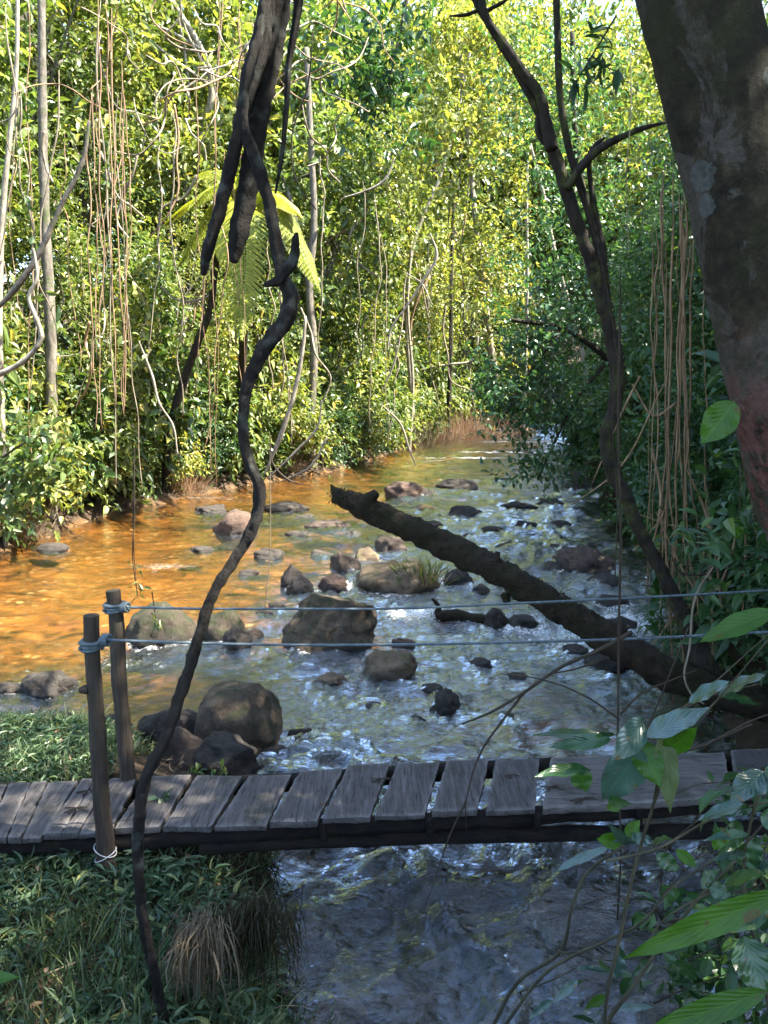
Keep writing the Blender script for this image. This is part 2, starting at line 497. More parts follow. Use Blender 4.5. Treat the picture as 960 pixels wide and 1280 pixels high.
def ground_z(x, y):
    x = np.asarray(x, float); y = np.asarray(y, float)
    sd = river_sd(x, y)
    sd = sd + .22 * pn(np.stack([x * 1.1, y * 1.1, x * 0 + 3], 1)) * np.clip(np.abs(sd) * 2 + .3, 0, 1)
    near = (1 - sstep(7.5, 9.0, y)) * (1 - sstep(1.5, 3.0, x)) * (1 - .95 * sstep(5.3, 6.2, y) * sstep(-2.6, -1.7, x))
    hb = .30 + .26 * near
    up = hb * (1 - np.exp(-np.maximum(sd, 0) / (.16 + .25 * (1 - near)))) + np.maximum(sd, 0) * (.03 * near + .10 * (1 - near))
    hill = 9 * (1 - np.exp(-np.maximum(sd - 2.2, 0) * .30 / 9)) * (1 - near) * sstep(6, 12, y + np.abs(x) * .2)
    camside = (1 - sstep(.6, 3.0, y)) * 1.35 * sstep(0, 1.2, sd)
    dn = -.42 * (1 - np.exp(-np.maximum(-sd, 0) / .55))
    z = np.where(sd > 0, up + hill + camside, dn) + zw(y)
    q = np.stack([x, y, x * 0], 1)
    z = z + .07 * fbm(q * .9, 4) + .025 * fbm(q * 4.0, 3) * (sd < .3)
    return z

def axis_pts(segs):
    out = []
    for a, b, d in segs:
        out.append(np.arange(a, b, d))
    return np.concatenate(out + [[segs[-1][1]]])

gx = axis_pts([(-240, -60, 30), (-60, -14, 2.0), (-14, -5, .30), (-5, 5, .10), (5, 14, .3), (14, 60, 2.0), (60, 240, 30)])
gy = axis_pts([(-60, -6, 6), (-6, 2, .5), (2, 9, .10), (9, 24, .22), (24, 60, .7), (60, 120, 6), (120, 420, 40)])
X, Y = np.meshgrid(gx, gy)
Z = ground_z(X.ravel(), Y.ravel())
nx, ny = len(gx), len(gy)
i = (np.arange(ny - 1)[:, None] * nx + np.arange(nx - 1)[None]).ravel()
gm = mesh('ground', np.stack([X.ravel(), Y.ravel(), Z], 1), [np.stack([i, i + 1, i + nx + 1, i + nx], 1)])
sd = river_sd(X.ravel(), Y.ravel())
xx_, yy_ = X.ravel(), Y.ravel()
sunlit_sand = sstep(.9, -1.2, xx_ + .8 * pn(np.stack([xx_ * .5, yy_ * .4, xx_ * 0 + 4], 1))) * sstep(9.3, 11.2, yy_)  # sandy bed, painted bright orange where the sun falls, dark pebbles elsewhere
sunlit_sand = np.maximum(sunlit_sand, sstep(21, 27, yy_) * sstep(6.5, 3.5, xx_ - .30 * (yy_ - 24)))
sunlit_sand = np.maximum(sunlit_sand, np.exp(-((xx_ - 1.9) / 1.5)**2 - ((yy_ - 8.7) / 1.2)**2) * 1.3)  # a pool of sun below the log, painted as orange bed
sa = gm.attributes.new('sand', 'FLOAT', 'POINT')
sa.data.foreach_set('value', np.clip(sunlit_sand, 0, 1).astype(np.float32))
at = gm.attributes.new('bed', 'FLOAT', 'POINT')
at.data.foreach_set('value', (1 - sstep(-.16, .03, sd)).astype(np.float32))

def ground_mat():
    t = NT('soil_and_riverbed')
    pos = t.pos()
    at = t.n('Attribute'); at.attribute_name = 'bed'
    soil = t.ramp(t.noise(7, pos, 8, .7), [(.3, (.022, .017, .010)), (.55, (.045, .03, .018)), (.75, (.075, .05, .03))])
    bed = t.ramp(t.noise(1.5, pos, 8, .68, .6, stretch=(.7, 1.3, 1)), [(.30, (.045, .030, .012)), (.44, (.15, .072, .022)), (.58, (.26, .125, .034)), (.74, (.32, .19, .065))])
    v = t.n('TexVoronoi'); v.inputs['Scale'].default_value = 5.5; v.feature = 'F1'
    t.l(pos, v.inputs['Vector'])
    sc = t.n('SeparateColor'); t.l(v.outputs['Color'], sc.inputs[0])
    stone = t.ramp(sc.outputs[0], [(0, (.10, .06, .03)), (.6, (.30, .19, .09)), (1, (.46, .34, .19))])
    msk = t.math('MULTIPLY', t.ramp(v.outputs['Distance'], [(.28, 1.0), (.42, 0.0)]), t.ramp(t.noise(.8, pos, 4), [(.42, 0.0), (.58, .9)]))
    bed = t.mix(msk, bed, stone)
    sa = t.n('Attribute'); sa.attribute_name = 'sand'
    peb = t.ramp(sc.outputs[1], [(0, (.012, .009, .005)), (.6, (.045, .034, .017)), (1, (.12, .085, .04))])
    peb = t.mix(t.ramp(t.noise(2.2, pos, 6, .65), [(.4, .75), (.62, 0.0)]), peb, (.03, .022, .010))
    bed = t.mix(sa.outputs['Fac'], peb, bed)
    col = t.mix(at.outputs['Fac'], soil, bed)
    nb = t.bump(t.noise(18, pos, 8, .7), .7, .05)
    return t.done(t.pbsdf(col, .9, nb, .2))
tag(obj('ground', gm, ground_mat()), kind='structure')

# ------------------------------------------------------------------ rocks
ROCKS = []     # (x, y, radius) so that the water can break on them

def ico(sub):
    import bmesh
    bm = bmesh.new()
    bmesh.ops.create_icosphere(bm, subdivisions=sub, radius=1)
    V = np.array([v.co[:] for v in bm.verts])
    T = np.array([[v.index for v in f.verts] for f in bm.faces])
    bm.free()
    return V, T
ICO = {k: ico(k) for k in (3, 4, 5)}

def rock(px, py, w, h, mat, label, group=None, name='river_rock', depth=.85, squash=1.0, seed=None, rough=.22, cuts=5, box=0.0, rot=0.0, z=None, bury=.42, sub=4, tilt=0.0):
    """a stone whose waterline is seen at px, py; w and h are its seen width and height there"""
    g0 = GW(px, py) if z is None else GZ(px, py, z)
    D = np.linalg.norm(g0 - np.array([0, 0, CAMZ]))
    k = D / F / .985
    rx, hh = w * k / 2, h * k
    ry = rx * depth
    rz = hh / (2 - 2 * bury) * 1.02
    seed = seed if seed is not None else (px * 1.7 + py * .37)
    V, T = ICO[sub]
    r = np.random.default_rng(int(seed * 10) % 100000)
    q = V.copy()
    if box: q = q / (np.abs(q).max(1)[:, None] ** box)
    for _ in range(cuts):                                     # broken faces
        nrm = unit(r.normal(size=3)); nrm[2] = abs(nrm[2]) if r.random() < .7 else nrm[2]
        lim = r.uniform(.62, .88)
        dd = q @ nrm - lim
        q = q - np.where(dd > 0, dd * .85, 0)[:, None] * nrm
    q = q * (1 + rough * fbm(V * 1.5 + seed, 2) + rough * .35 * fbm(V * 5 + seed, 4))[:, None]
    for a in range(3):
        q[:, a] -= (q[:, a].max() + q[:, a].min()) / 2
        q[:, a] /= (q[:, a].max() - q[:, a].min()) / 2
    q = q * np.array([rx, ry, rz])
    if tilt:
        c, s = math.cos(tilt), math.sin(tilt)
        q = q @ np.array([[c, 0, -s], [0, 1, 0], [s, 0, c]])
    c, s = math.cos(rot), math.sin(rot)
    q = q @ np.array([[c, s, 0], [-s, c, 0], [0, 0, 1]])
    lv = g0[2]
    base = np.array([g0[0], g0[1] + ry * .75, lv])
    q[:, 2] += rz * (1 - 2 * bury)
    me = mesh(name, q, [T])
    wet = 1 - sstep(.0, .07 + hh * .20, q[:, 2] + .04 * pn(V * 3 + seed))
    if z is not None: wet = wet * 0
    a = me.attributes.new('wet', 'FLOAT', 'POINT'); a.data.foreach_set('value', wet.astype(np.float32))
    o = obj(name, me, M[mat])
    o.location = base
    tag(o, label, 'rock' if name != 'boulder' else 'boulder', group or 'stones of the river')
    if z is None: ROCKS.append((base[0], base[1], max(rx, .05), ry))
    return o

rock(293, 950, 104, 80, 'rock_tan', 'big smooth round brown boulder behind the bridge planks', name='boulder', rough=.11, cuts=1, box=.22, bury=.18, sub=5, seed=8)
rock(410, 812, 120, 62, 'rock_tan', 'large blocky brown boulder behind both ropes in midstream', name='boulder', rough=.16, cuts=5, box=.55, bury=.22, sub=5, depth=.75, seed=27)
rock(196, 805, 84, 44, 'rock_moss', 'mossy green boulder just right of the taller-looking rear post', name='boulder', rough=.15, seed=3)
rock(276, 803, 60, 34, 'rock_moss', 'mossy rock between the leaning liana and the mossy green boulder', seed=5)
rock(294, 813, 38, 28, 'rock_dark', 'small dark rock in front of the mossy rock by the liana', seed=6)
rock(318, 800, 22, 12, 'rock', 'small grey stone tucked beside the small dark rock near the liana', seed=7)
rock(46, 872, 68, 22, 'rock_dark', 'low dark flat rock in the water left of the front post')
rock(6, 868, 30, 12, 'rock_dark', 'low dark rock cut by the photo edge beside the flat one')
rock(78, 908, 34, 14, 'rock_dark', 'small dark rock in shallow water above the left grass')
rock(272, 968, 88, 34, 'rock_dark', 'rough dark grey rock leaning below the round boulder', rough=.24, cuts=8, seed=31, z=.22)
rock(222, 960, 62, 40, 'rock', 'slanted brown slab rock behind the liana near the bridge', rough=.2, cuts=8, seed=33, tilt=-.35, z=.25)
rock(125, 934, 70, 24, 'rock_dark', 'low broad dark rock behind the two wooden posts', seed=35, z=.12)
rock(200, 925, 60, 30, 'rock_dark', 'dark rock behind the slanted brown slab', seed=36, z=.12)
rock(232, 915, 44, 22, 'rock_dark', 'dark jagged rock at the foot of the round boulder', seed=37, z=.1)
rock(346, 957, 38, 19, 'rock_dark', 'small wet dark rock right below the round boulder', seed=38)
rock(377, 934, 36, 19, 'rock_dark', 'small black rock just right of the round boulder', seed=39)
rock(394, 937, 15, 14, 'rock_dark', 'tiny pointed dark stone touching the small black rock', seed=40)
rock(420, 965, 70, 24, 'rock_moss', 'low mossy rock right behind the bridge planks', seed=41)
rock(488, 852, 72, 30, 'rock_sand', 'tawny rounded rock below the ropes in fast water', seed=42)
rock(560, 895, 46, 27, 'rock_dark', 'dark pointed rock alone in the rapids behind the bridge', cuts=8, seed=43)
rock(412, 858, 44, 10, 'rock_sand', 'barely emerging brown stone left of the tawny rock', seed=44)
rock(380, 815, 26, 8, 'rock_sand', 'little sunlit stone at the foot of the blocky boulder', seed=45)
rock(505, 812, 30, 12, 'rock_red', 'small reddish stone between the ropes in front of the cascade', seed=46)
rock(620, 787, 34, 24, 'rock_dark', 'dark angular rock at the end of the sunken branch', cuts=8, seed=47)
rock(496, 742, 112, 34, 'rock_sand', 'broad sandy rock islet carrying the grass tuft in midstream', name='boulder', rough=.18, seed=48, depth=.9, bury=.5)
rock(575, 735, 40, 22, 'rock_dark', 'grey rounded rock at the islet tip below the mossy log', seed=49)
rock(604, 742, 30, 10, 'rock_dark', 'flat dark stone in front of the grey islet rock', seed=50)
rock(364, 735, 32, 27, 'rock_dark', 'dark square rock upstream of the blocky boulder', cuts=9, seed=51)
rock(374, 742, 36, 17, 'rock_dark', 'low dark rock leaning on the dark square one', seed=52)
rock(432, 716, 42, 24, 'rock', 'brown rock behind the islet at the log end', cuts=8, seed=53)
rock(458, 706, 32, 20, 'rock_sand', 'pale sandy rock beside the brown rock behind the islet', cuts=8, seed=54)
rock(488, 692, 42, 20, 'rock', 'brown rock peeping out under the mossy log', seed=55)
rock(415, 739, 40, 18, 'rock_red', 'reddish rock lying behind the blocky boulder', seed=56)
rock(402, 697, 32, 8, 'rock_dark', 'thin dark stone breaking the surface below the flat grey rock', seed=57)
rock(334, 700, 38, 13, 'rock_dark', 'dark stone with white water right of the leaning liana', seed=58)
rock(290, 668, 56, 28, 'rock_red', 'rounded sunlit orange brown rock behind the liana', rough=.12, cuts=3, seed=59)
rock(408, 664, 60, 10, 'rock', 'long flat grey rock in the glare above the islet', seed=60)
rock(262, 643, 44, 10, 'rock_dark', 'dark wet rock in the shadow of the far bank bushes', seed=61)
rock(355, 640, 60, 11, 'rock_dark', 'broad dark wet rock right of the liana bend', seed=62)
rock(505, 624, 50, 21, 'rock_red', 'pinkish brown rock above the end of the mossy log', seed=63)
rock(532, 622, 22, 11, 'rock_dark', 'dark wedge stone attached right of the pinkish rock', seed=64)
rock(572, 615, 56, 15, 'rock_dark', 'dark rock with a pale top upstream of the mossy log', seed=65)
rock(582, 648, 52, 14, 'rock_dark', 'low black rock in the middle of the shaded channel', seed=66)
rock(617, 667, 30, 8, 'rock_dark', 'low black stone just downstream of the low black rock', seed=67)
rock(651, 639, 48, 11, 'rock_dark', 'low black rock nearest the slim leaning tree', seed=68)
rock(690, 634, 40, 9, 'rock_dark', 'half sunken dark rock under the overhanging branches', seed=69)
rock(738, 718, 72, 28, 'rock', 'large brown rock in white water behind the slim tree', seed=70)
rock(714, 703, 40, 16, 'rock_red', 'pink topped rock behind the large brown one by the slim tree', seed=71)
rock(730, 614, 44, 24, 'rock_dark', 'dark bank rock at the foot of the shaded bushes', seed=72)
rock(768, 838, 60, 18, 'rock_dark', 'dark rock in shadow beneath the lower mossy log', seed=73)
rock(655, 785, 44, 13, 'rock_dark', 'small dark rock in the rapids under the mossy log', seed=74)
for k, (px, py, w, h) in enumerate([(560, 548, 60, 14), (588, 540, 40, 14), (626, 549, 26, 9), (540, 541, 34, 12), (606, 536, 34, 10), (655, 545, 36, 10), (575, 530, 46, 16), (620, 528, 40, 14)]):
    rock(px, py, w, h, 'rock_sand' if k % 2 else 'rock', 'small brown rock at the far bend of the river', 'rocks at the far bend', seed=90 + k, sub=3)
for k, (px, py, w, h) in enumerate([(455, 770, 26, 6), (640, 720, 26, 7), (690, 760, 30, 8), (610, 700, 22, 5), (330, 770, 24, 6), (540, 865, 28, 6), (650, 850, 26, 6), (700, 690, 30, 8), (770, 760, 40, 12),
                                     (250, 690, 30, 5), (60, 690, 36, 8), (470, 655, 24, 6), (560, 690, 24, 5), (700, 660, 34, 7), (520, 640, 20, 5), (630, 605, 34, 6), (600, 622, 28, 6), (545, 660, 34, 8), (660, 662, 36, 9), (705, 640, 30, 7), (640, 690, 40, 10), (585, 675, 26, 7), (690, 715, 36, 10), (760, 735, 44, 14), (780, 790, 40, 14), (720, 820, 40, 10), (600, 835, 30, 8), (520, 905, 26, 7), (470, 890, 30, 8), (640, 905, 34, 8), (430, 672, 28, 7), (370, 672, 30, 7), (455, 640, 30, 8), (380, 650, 26, 6), (310, 720, 26, 6), (345, 760, 22, 6), (560, 1075, 40, 8), (470, 1070, 60, 10), (700, 1100, 50, 10)]):
    rock(px, py, w, h, 'rock_dark', 'low wet stone just breaking the fast water', 'low wet stones in the current', seed=120 + k, sub=3)

# ------------------------------------------------------------------ water
def water_mesh():
    ys = [1.0]
    while ys[-1] < 62: ys.append(ys[-1] + max(.022, .0052 * ys[-1] + (.04 if ys[-1] > 30 else 0)))
    ys = np.array(ys)
    nu = 520
    u = np.linspace(-1, 1, nu)
    Xw = u[None] * (ys[:, None] * .80 + 2.2)
    Yw = np.repeat(ys[:, None], nu, 1)
    x, y = Xw.ravel(), Yw.ravel()
    sdv = river_sd(x, y)
    # how rough the water runs: quick on the far side of the islet and below the bridge, easy over the sand
    turb = .40 + .65 * sstep(-2.2, .2, x) * sstep(4.2, 6.0, y) * (1 - sstep(13, 18, y)) + .9 * (1 - sstep(5.2, 6.6, y)) + .3 * sstep(13, 20, y) * sstep(0, 3, x)
    wake = np.zeros_like(x); foam_glint = np.zeros_like(x)
    for rx_, ry_, rr, rd in ROCKS:
        dx, dy = x - rx_, y - ry_
        s = rr * 1.25 + .12
        m = np.exp(-(dx / s)**2 - ((dy + rd * 1.0) / (s * 1.6))**2)
        wake += m
        foam_glint += .40 * np.exp(-((np.hypot(dx, dy * rr / max(rd, .01)) - rr * 1.06) / (.05 + .12 * rr))**2) * (rr > .12)
    turb = turb * (1 - .45 * np.exp(-((x - 1.9) / 1.3)**2 - ((y - 8.6) / .9)**2)) + .7 * np.clip(wake, 0, 1.2)
    def fpatch(px, py, sx, sy, amt):
        g = GW(px, py)
        return amt * np.exp(-((x - g[0]) / sx)**2 - ((y - g[1]) / sy)**2)
    for a in [(650, 566, 3.2, .35, 1.3), (590, 573, 2.2, .45, 1.3), (640, 553, 3.0, .5, .9), (700, 580, 2.0, .8, .7), (620, 598, 2.5, .5, .5), (540, 577, 1.3, .3, .8), (210, 708, 1.0, .35, .55), (110, 812, 1.0, .30, .38), (60, 800, .9, .25, .30),
              (160, 830, .8, .25, .5), (50, 840, .6, .2, .4), (515, 770, .5, .35, .8), (560, 765, .6, .3, .5), (740, 790, .9, .8, .5), (800, 770, .7, .8, .5), (700, 740, .7, .6, .45),
              (660, 800, .8, .5, .45), (250, 622, 1.6, .3, .55), (300, 625, 1.2, .25, .45), (580, 610, .8, .4, .5), (720, 690, .8, .5, .5), (480, 745, .4, .3, .3), (330, 655, 1.2, .3, .4), (140, 765, .7, .15, .5)]:
        foam_glint += fpatch(*a)  # white water of the rapids, plus sun sparkles painted on the left
    gl_ = fbm(np.stack([x * .55, y * 1.4, x * 0 + 31], 1), 3)
    foam_glint += .40 * np.clip(gl_ - .45, 0, .6) * sstep(8, 10, y) * (1 - sstep(26, 34, y))
    foam_glint = foam_glint + .08 * np.clip(turb - .7, 0, 1) * sstep(6.5, 8, y)
    p = np.stack([x, y * .55, x * 0], 1)
    lod = np.clip(1.2 - y / 45, .25, 1)
    wx = fbm(np.stack([x * .8, y * .5, x * 0 + 9], 1), 2) * .5
    q = np.stack([x * .62 + wx, y * 1.05 + wx * .7, x * 0 + .7 * wx], 1)
    ridg = lambda s, o: 1 - np.abs(pn(q * s + o)) * 1.7
    h = .030 * fbm(q * 1.5, 2) + .024 * ridg(2.6, 3) + .018 * ridg(5.5, 8) * lod + .011 * ridg(11, 13) * lod + .0045 * ridg(23, 2) * lod
    nr = 1 - sstep(6.0, 8.5, y)
    h = h + nr * (.080 * fbm(q * 1.3 + 4, 2) + .070 * ridg(2.2, 21) + .034 * ridg(4.6, 31) + .014 * ridg(9.5, 41) - .40 * h)
    far = sstep(12, 18, y) * sstep(-4, 0, x - .12 * (y - 12))
    h = h * (1 + 1.2 * far)
    h = h * turb * 1.4 - .03 * turb
    z = zw(y) + h
    keep = sdv < .55
    idx = -np.ones(len(x), np.int64)
    i = (np.arange(len(ys) - 1)[:, None] * nu + np.arange(nu - 1)[None]).ravel()
    Q = np.stack([i, i + 1, i + nu + 1, i + nu], 1)
    Q = Q[keep[Q].all(1)]
    used = np.unique(Q)
    idx[used] = np.arange(len(used))
    me = mesh('river', np.stack([x, y, z], 1)[used], [idx[Q]])
    for nm, v in (('foam', np.clip(foam_glint, 0, 1.6)), ('turb', turb)):
        a = me.attributes.new(nm, 'FLOAT', 'POINT'); a.data.foreach_set('value', v[used].astype(np.float32))
    return me

def water_mat():
    t = NT('clear_amber_water')
    pos = t.pos()
    fo = t.n('Attribute'); fo.attribute_name = 'foam'
    tu = t.n('Attribute'); tu.attribute_name = 'turb'
    n1 = t.noise(13, pos, 5, .6, .9, stretch=(.5, 1, 1))
    n2 = t.noise(40, pos, 4, .6, .6, stretch=(.45, 1, 1))
    hgt = t.math('ADD', t.math('MULTIPLY', n1, 1.0), t.math('MULTIPLY', n2, .30))
    hgt = t.math('MULTIPLY', hgt, t.math('ADD', t.math('MULTIPLY', tu.outputs['Fac'], .8), .35))
    nb = t.bump(hgt, .65, .04)
    fr = t.n('Fresnel'); fr.inputs['IOR'].default_value = 1.33; t.l(nb, fr.inputs['Normal'])
    gl = t.n('BsdfGlossy'); gl.inputs['Roughness'].default_value = .02; gl.inputs['Color'].default_value = (.86, .94, 1, 1); t.l(nb, gl.inputs['Normal'])
    tr = t.n('BsdfTransparent'); tr.inputs['Color'].default_value = (.88, .78, .58, 1)
    w = t.mixs(t.math('MULTIPLY', fr.outputs[0], t.math('ADD', t.math('MULTIPLY', t.math('MINIMUM', t.math('SUBTRACT', tu.outputs['Fac'], .30, True), .95), 3.6), 1.7), True), tr.outputs[0], gl.outputs[0])
    # broken white water; on the left also painted sun sparkles
    f1 = t.noise(24, pos, 10, .8, .5, stretch=(1, .7, 1))
    f2 = t.math('ADD', t.math('MULTIPLY', fo.outputs['Fac'], .30), t.math('SUBTRACT', f1, .68))
    fm = t.math('MULTIPLY', f2, 6.0, True)
    df = t.pbsdf((.78, .77, .72), .6, t.bump(t.noise(60, pos, 4), .8, .02), .5)
    return t.done(t.mixs(t.math('MULTIPLY', fm, .85), w, df))
tag(obj('river', water_mesh(), water_mat()), kind='structure')

# ------------------------------------------------------------------ footbridge
ZD = .86
br = empty('footbridge', (0, 4.8, ZD), 'weathered plank footbridge low over the stream behind the leaning liana', 'bridge')
OFF = np.array([0, 4.8, ZD])

def slab(name, quad, th, mat, seed, warp=.006):
    fl, fr_, bR, bl = [GZ(a, b, ZD) for a, b in quad]
    nxx = max(6, int(np.linalg.norm(fr_ - fl) / .02)); nyy = 20
    u = np.linspace(0, 1, nxx); v = np.linspace(0, 1, nyy)
    U, Vv = np.meshgrid(u, v)
    top = (fl[None, None] * ((1 - U) * (1 - Vv))[..., None] + fr_[None, None] * (U * (1 - Vv))[..., None]
           + bR[None, None] * (U * Vv)[..., None] + bl[None, None] * ((1 - U) * Vv)[..., None])
    edge = np.minimum(np.minimum(U, 1 - U) * np.linalg.norm(fr_ - fl), np.minimum(Vv, 1 - Vv) * np.linalg.norm(bl - fl))
    top = top.reshape(-1, 3)
    e = edge.ravel()
    q = top * 9 + seed
    top[:, 2] += .004 * fbm(q, 3) - .007 * np.exp(-e / .006) + warp * math.sin(seed * 3)
    rim = (e < 1e-6)
    top[rim, :2] += (.007 * np.stack([fbm(top[rim] * 14 + seed, 3), fbm(top[rim] * 14 + seed + 9, 3)], 1))
    bot = top.copy(); bot[:, 2] = ZD - th + .004 * fbm(q + 5, 2)
    n = len(top)
    i = (np.arange(nyy - 1)[:, None] * nxx + np.arange(nxx - 1)[None]).ravel()
    Qt = np.stack([i, i + 1, i + nxx + 1, i + nxx], 1)
    ring = list(range(nxx)) + [k * nxx + nxx - 1 for k in range(1, nyy)] + [(nyy - 1) * nxx + k for k in range(nxx - 2, -1, -1)] + [k * nxx for k in range(nyy - 2, 0, -1)]
    ring = np.array(ring); r2 = np.roll(ring, -1)
    Qs = np.stack([ring, ring + n, r2 + n, r2], 1)
    me = mesh(name, np.concatenate([top, bot]) - OFF, [Qt, Qt[:, ::-1] + n, Qs])
    a = me.attributes.new('worn', 'FLOAT', 'POINT')
    wn = np.exp(-np.maximum(e, 0) / .012) * (.6 + .7 * fbm(q * 1.5 + 2, 3))
    a.data.foreach_set('value', np.clip(np.concatenate([wn, wn * 0]), 0, 1).astype(np.float32))
    o = obj(name, me, mat, br)
    m = o.modifiers.new('edge', 'EDGE_SPLIT'); m.split_angle = math.radians(50)
    return o

PL = [((-140, 1050), (-62, 1049), (-30, 980), (-105, 981)), ((-60, 1048), (-22, 1047), (8, 978), (-28, 980)),
      ((-20, 1047), (7, 1046), (38, 977), (12, 978)), ((9, 1046), (26, 1046), (58, 976), (40, 977)), ((28, 1046), (51, 1045), (97, 973), (60, 976)),
      ((54, 1042), (76, 1041), (119, 972), (103, 973)), ((78, 1041), (97, 1040), (136, 971), (121, 972)), ((99, 1040), (138, 1038), (171, 969), (138, 971)),
      ((143, 1035), (200, 1033), (238, 968), (187, 970)), ((204, 1032), (264, 1032), (302, 969), (247, 968)), ((268, 1031), (332, 1030), (364, 966), (311, 968)),
      ((337, 1027), (396, 1026), (429, 960), (376, 963)), ((402, 1022), (462, 1020), (487, 953), (436, 955)), ((469, 1018), (531, 1016), (549, 951), (497, 953)),
      ((541, 1014), (596, 1012), (611, 948), (558, 951)), ((608, 1012), (668, 1010), (674, 947), (620, 949))]
for k, q in enumerate(PL):
    slab('plank', q, .042, M['plank'], k * 1.37 + .3)
o = slab('plank', ((678, 1010), (916, 996), (905, 940), (689, 946)), .045, M['wide_plank'], 40.2, .003)
o['label'] = 'wide pale grey board'
slab('plank', ((921, 994), (1000, 990), (978, 934), (914, 937)), .042, M['plank'], 44.1)
slab('plank', ((1003, 990), (1085, 986), (1060, 932), (982, 934)), .042, M['plank'], 47.7)
for k in range(5):
    slab('plank', ((1089 + 68 * k, 985 - 2 * k), (1153 + 68 * k, 983 - 2 * k), (1124 + 64 * k, 930 - 2 * k), (1064 + 64 * k, 932 - 2 * k)), .042, M['plank'], 51.1 + k * 1.7)
def log_part(name, pts, r, mat, seed, parent, off, rough=.12, n=60, seg=12):
    g = Geo()
    tube(g, pts, r, n, seg, rough, 5, seed)
    return obj(name, g.mesh(name, True, off), mat, parent)
zb = ZD - .11
log_part('beam', [GZ(a_, b_, zb) + (0, .09, 0) for a_, b_ in ((-140, 1066), (100, 1064), (300, 1052), (600, 1033), (900, 1016), (1420, 985))], [.056, .06, .052, .058, .05, .054], M['beam'], 1, br, OFF, .22)
log_part('beam', [GZ(-140, 995, zb), GZ(300, 982, zb), GZ(600, 962, zb), GZ(900, 953, zb), GZ(1380, 925, zb)], [.065] * 5, M['beam'], 7, br, OFF)
log_part('beam', [P(250, 1060, 4.36), P(400, 1051, 4.48), P(600, 1044, 4.60), P(880, 1038, 4.74), P(1300, 1010, 5.0)], [.04, .045, .05, .05, .05], M['beam'], 3, br, OFF)
for px in (60, 270, 402, 536, 672, 800):
    p0 = GZ(px, 1040 - (px > 300) * (px - 300) * .05, ZD - .06)
    log_part('support', [p0 + (.0, .02, .01), p0 + (.01, .03, -.10)], [.02, .025], M['beam'], px, br, OFF, .1, 6, 8)

# ------------------------------------------------------------------ posts, ropes
def post(pts, rad, label, seed, knot):
    b = np.array(pts[-1])
    e = empty('wooden_post', b, label, 'post', 'handrail posts of the footbridge')
    g = Geo()
    c, r = smooth_path(pts, rad, 50)
    n, seg = 50, 18
    tube(g, pts, rad, n, seg, .07, 7, seed, cap=False)
    V = g.V[0]
    a = g.n
    g.add(np.array([c[0] + (0, 0, .004)]), None, [(a - g.n, 0, 0)][:0])
    g.T.append(np.array([(g.n - 1, k, (k + 1) % seg) for k in range(seg)]))
    me = g.mesh('shaft', True, b)
    o = obj('shaft', me, M['post'], e)
    m = o.modifiers.new('edge', 'EDGE_SPLIT'); m.split_angle = math.radians(45)
    for q, s in knot:
        g = Geo(); tube(g, [q, q + np.array(s)], [.03, .015], 8, 10, .15, 20, seed)
        obj('knot', g.mesh('knot', True, b), M['post'], e)
    return e
FP = [P(114, 769, 4.22), P(115, 805, 4.22), P(121, 900, 4.22), P(127, 1000, 4.22), P(132, 1060, 4.2), P(134, 1112, 4.2)]
BP = [P(141, 738, 4.92), P(144, 760, 4.92), P(149, 850, 4.92), P(157, 940, 4.92), P(161, 985, 4.92), P(163, 1040, 4.92)]
post(FP, [.044, .043, .046, .048, .053, .055], 'shorter front wooden post wrapped in blue grey rope', 4, [(P(108, 862, 4.2), (-.035, -.02, .005))])
post(BP, [.048, .048, .050, .052, .053, .055], 'rear wooden post behind the bridge with the higher rope knot', 14, [])

for px_, py_, D_, lab_ in ((1200, 722, 5.45, 'rear post at the far end of the bridge out of view'), (1200, 778, 4.80, 'front post at the far end of the bridge out of view')):
    a_ = P(px_, py_, D_); gz_ = float(ground_z([a_[0]], [a_[1]])[0])
    post([a_ + (0, 0, .05), a_ + (.01, 0, -.4), np.array([a_[0] + .02, a_[1], gz_ + .3]), np.array([a_[0] + .02, a_[1], gz_ - .3])], [.045, .048, .05, .054], lab_, px_ + D_, [])

def wraps(g, c, R, turns, h, r, seed):
    t = np.linspace(0, turns * 2 * math.pi, int(turns * 22))
    rr = R * (1 + .06 * np.sin(t * 1.7 + seed))
    pts = np.stack([c[0] + rr * np.cos(t), c[1] + rr * np.sin(t), c[2] + h * (t / t[-1] - .5) + .008 * np.sin(t * .9 + seed)], 1)
    tube(g, pts, [r] * len(pts), len(pts), 8)
def rope(knot_at, path, label, R):
    path = [np.array(p) for p in path]
    e = empty('hand_rope', path[0], label, 'rope', 'hand ropes of the footbridge')
    g = Geo(); tube(g, path, [.0085] * len(path), 120, 8)
    obj('line', g.mesh('line', True, path[0]), M['rope'], e)
    g = Geo()
    wraps(g, knot_at, R + .008, 3, .06, .0105, 1.0)
    wraps(g, knot_at + np.array([.0, -.004, .012]), R + .016, 1.6, -.04, .0105, 3.0)
    kk = path[0]
    for a in range(3):
        th = np.linspace(0, 2 * math.pi, 16)
        pts = np.stack([kk[0] + .012 * a - .02 + .008 * np.cos(th * 1.0), kk[1] + .026 * np.cos(th), kk[2] + .028 * np.sin(th)], 1)
        tube(g, pts, [.010] * 16, 16, 8)
    tube(g, [knot_at + (R * .8, -R * .8, 0), kk + (-.02, -.01, .015), kk + (.015, 0, 0)], [.011] * 3, 12, 8)
    obj('knot', g.mesh('knot', True, path[0]), M['rope'], e)
rope(P(144, 759, 4.92), [P(158, 759, 4.9), P(250, 761, 4.9), P(350, 761, 4.95), P(480, 761, 5.02), P(650, 754, 5.1), P(800, 747, 5.2), P(960, 738, 5.3), P(1200, 722, 5.45)],
     'upper blue grey hand rope tied to the rear post', .05)
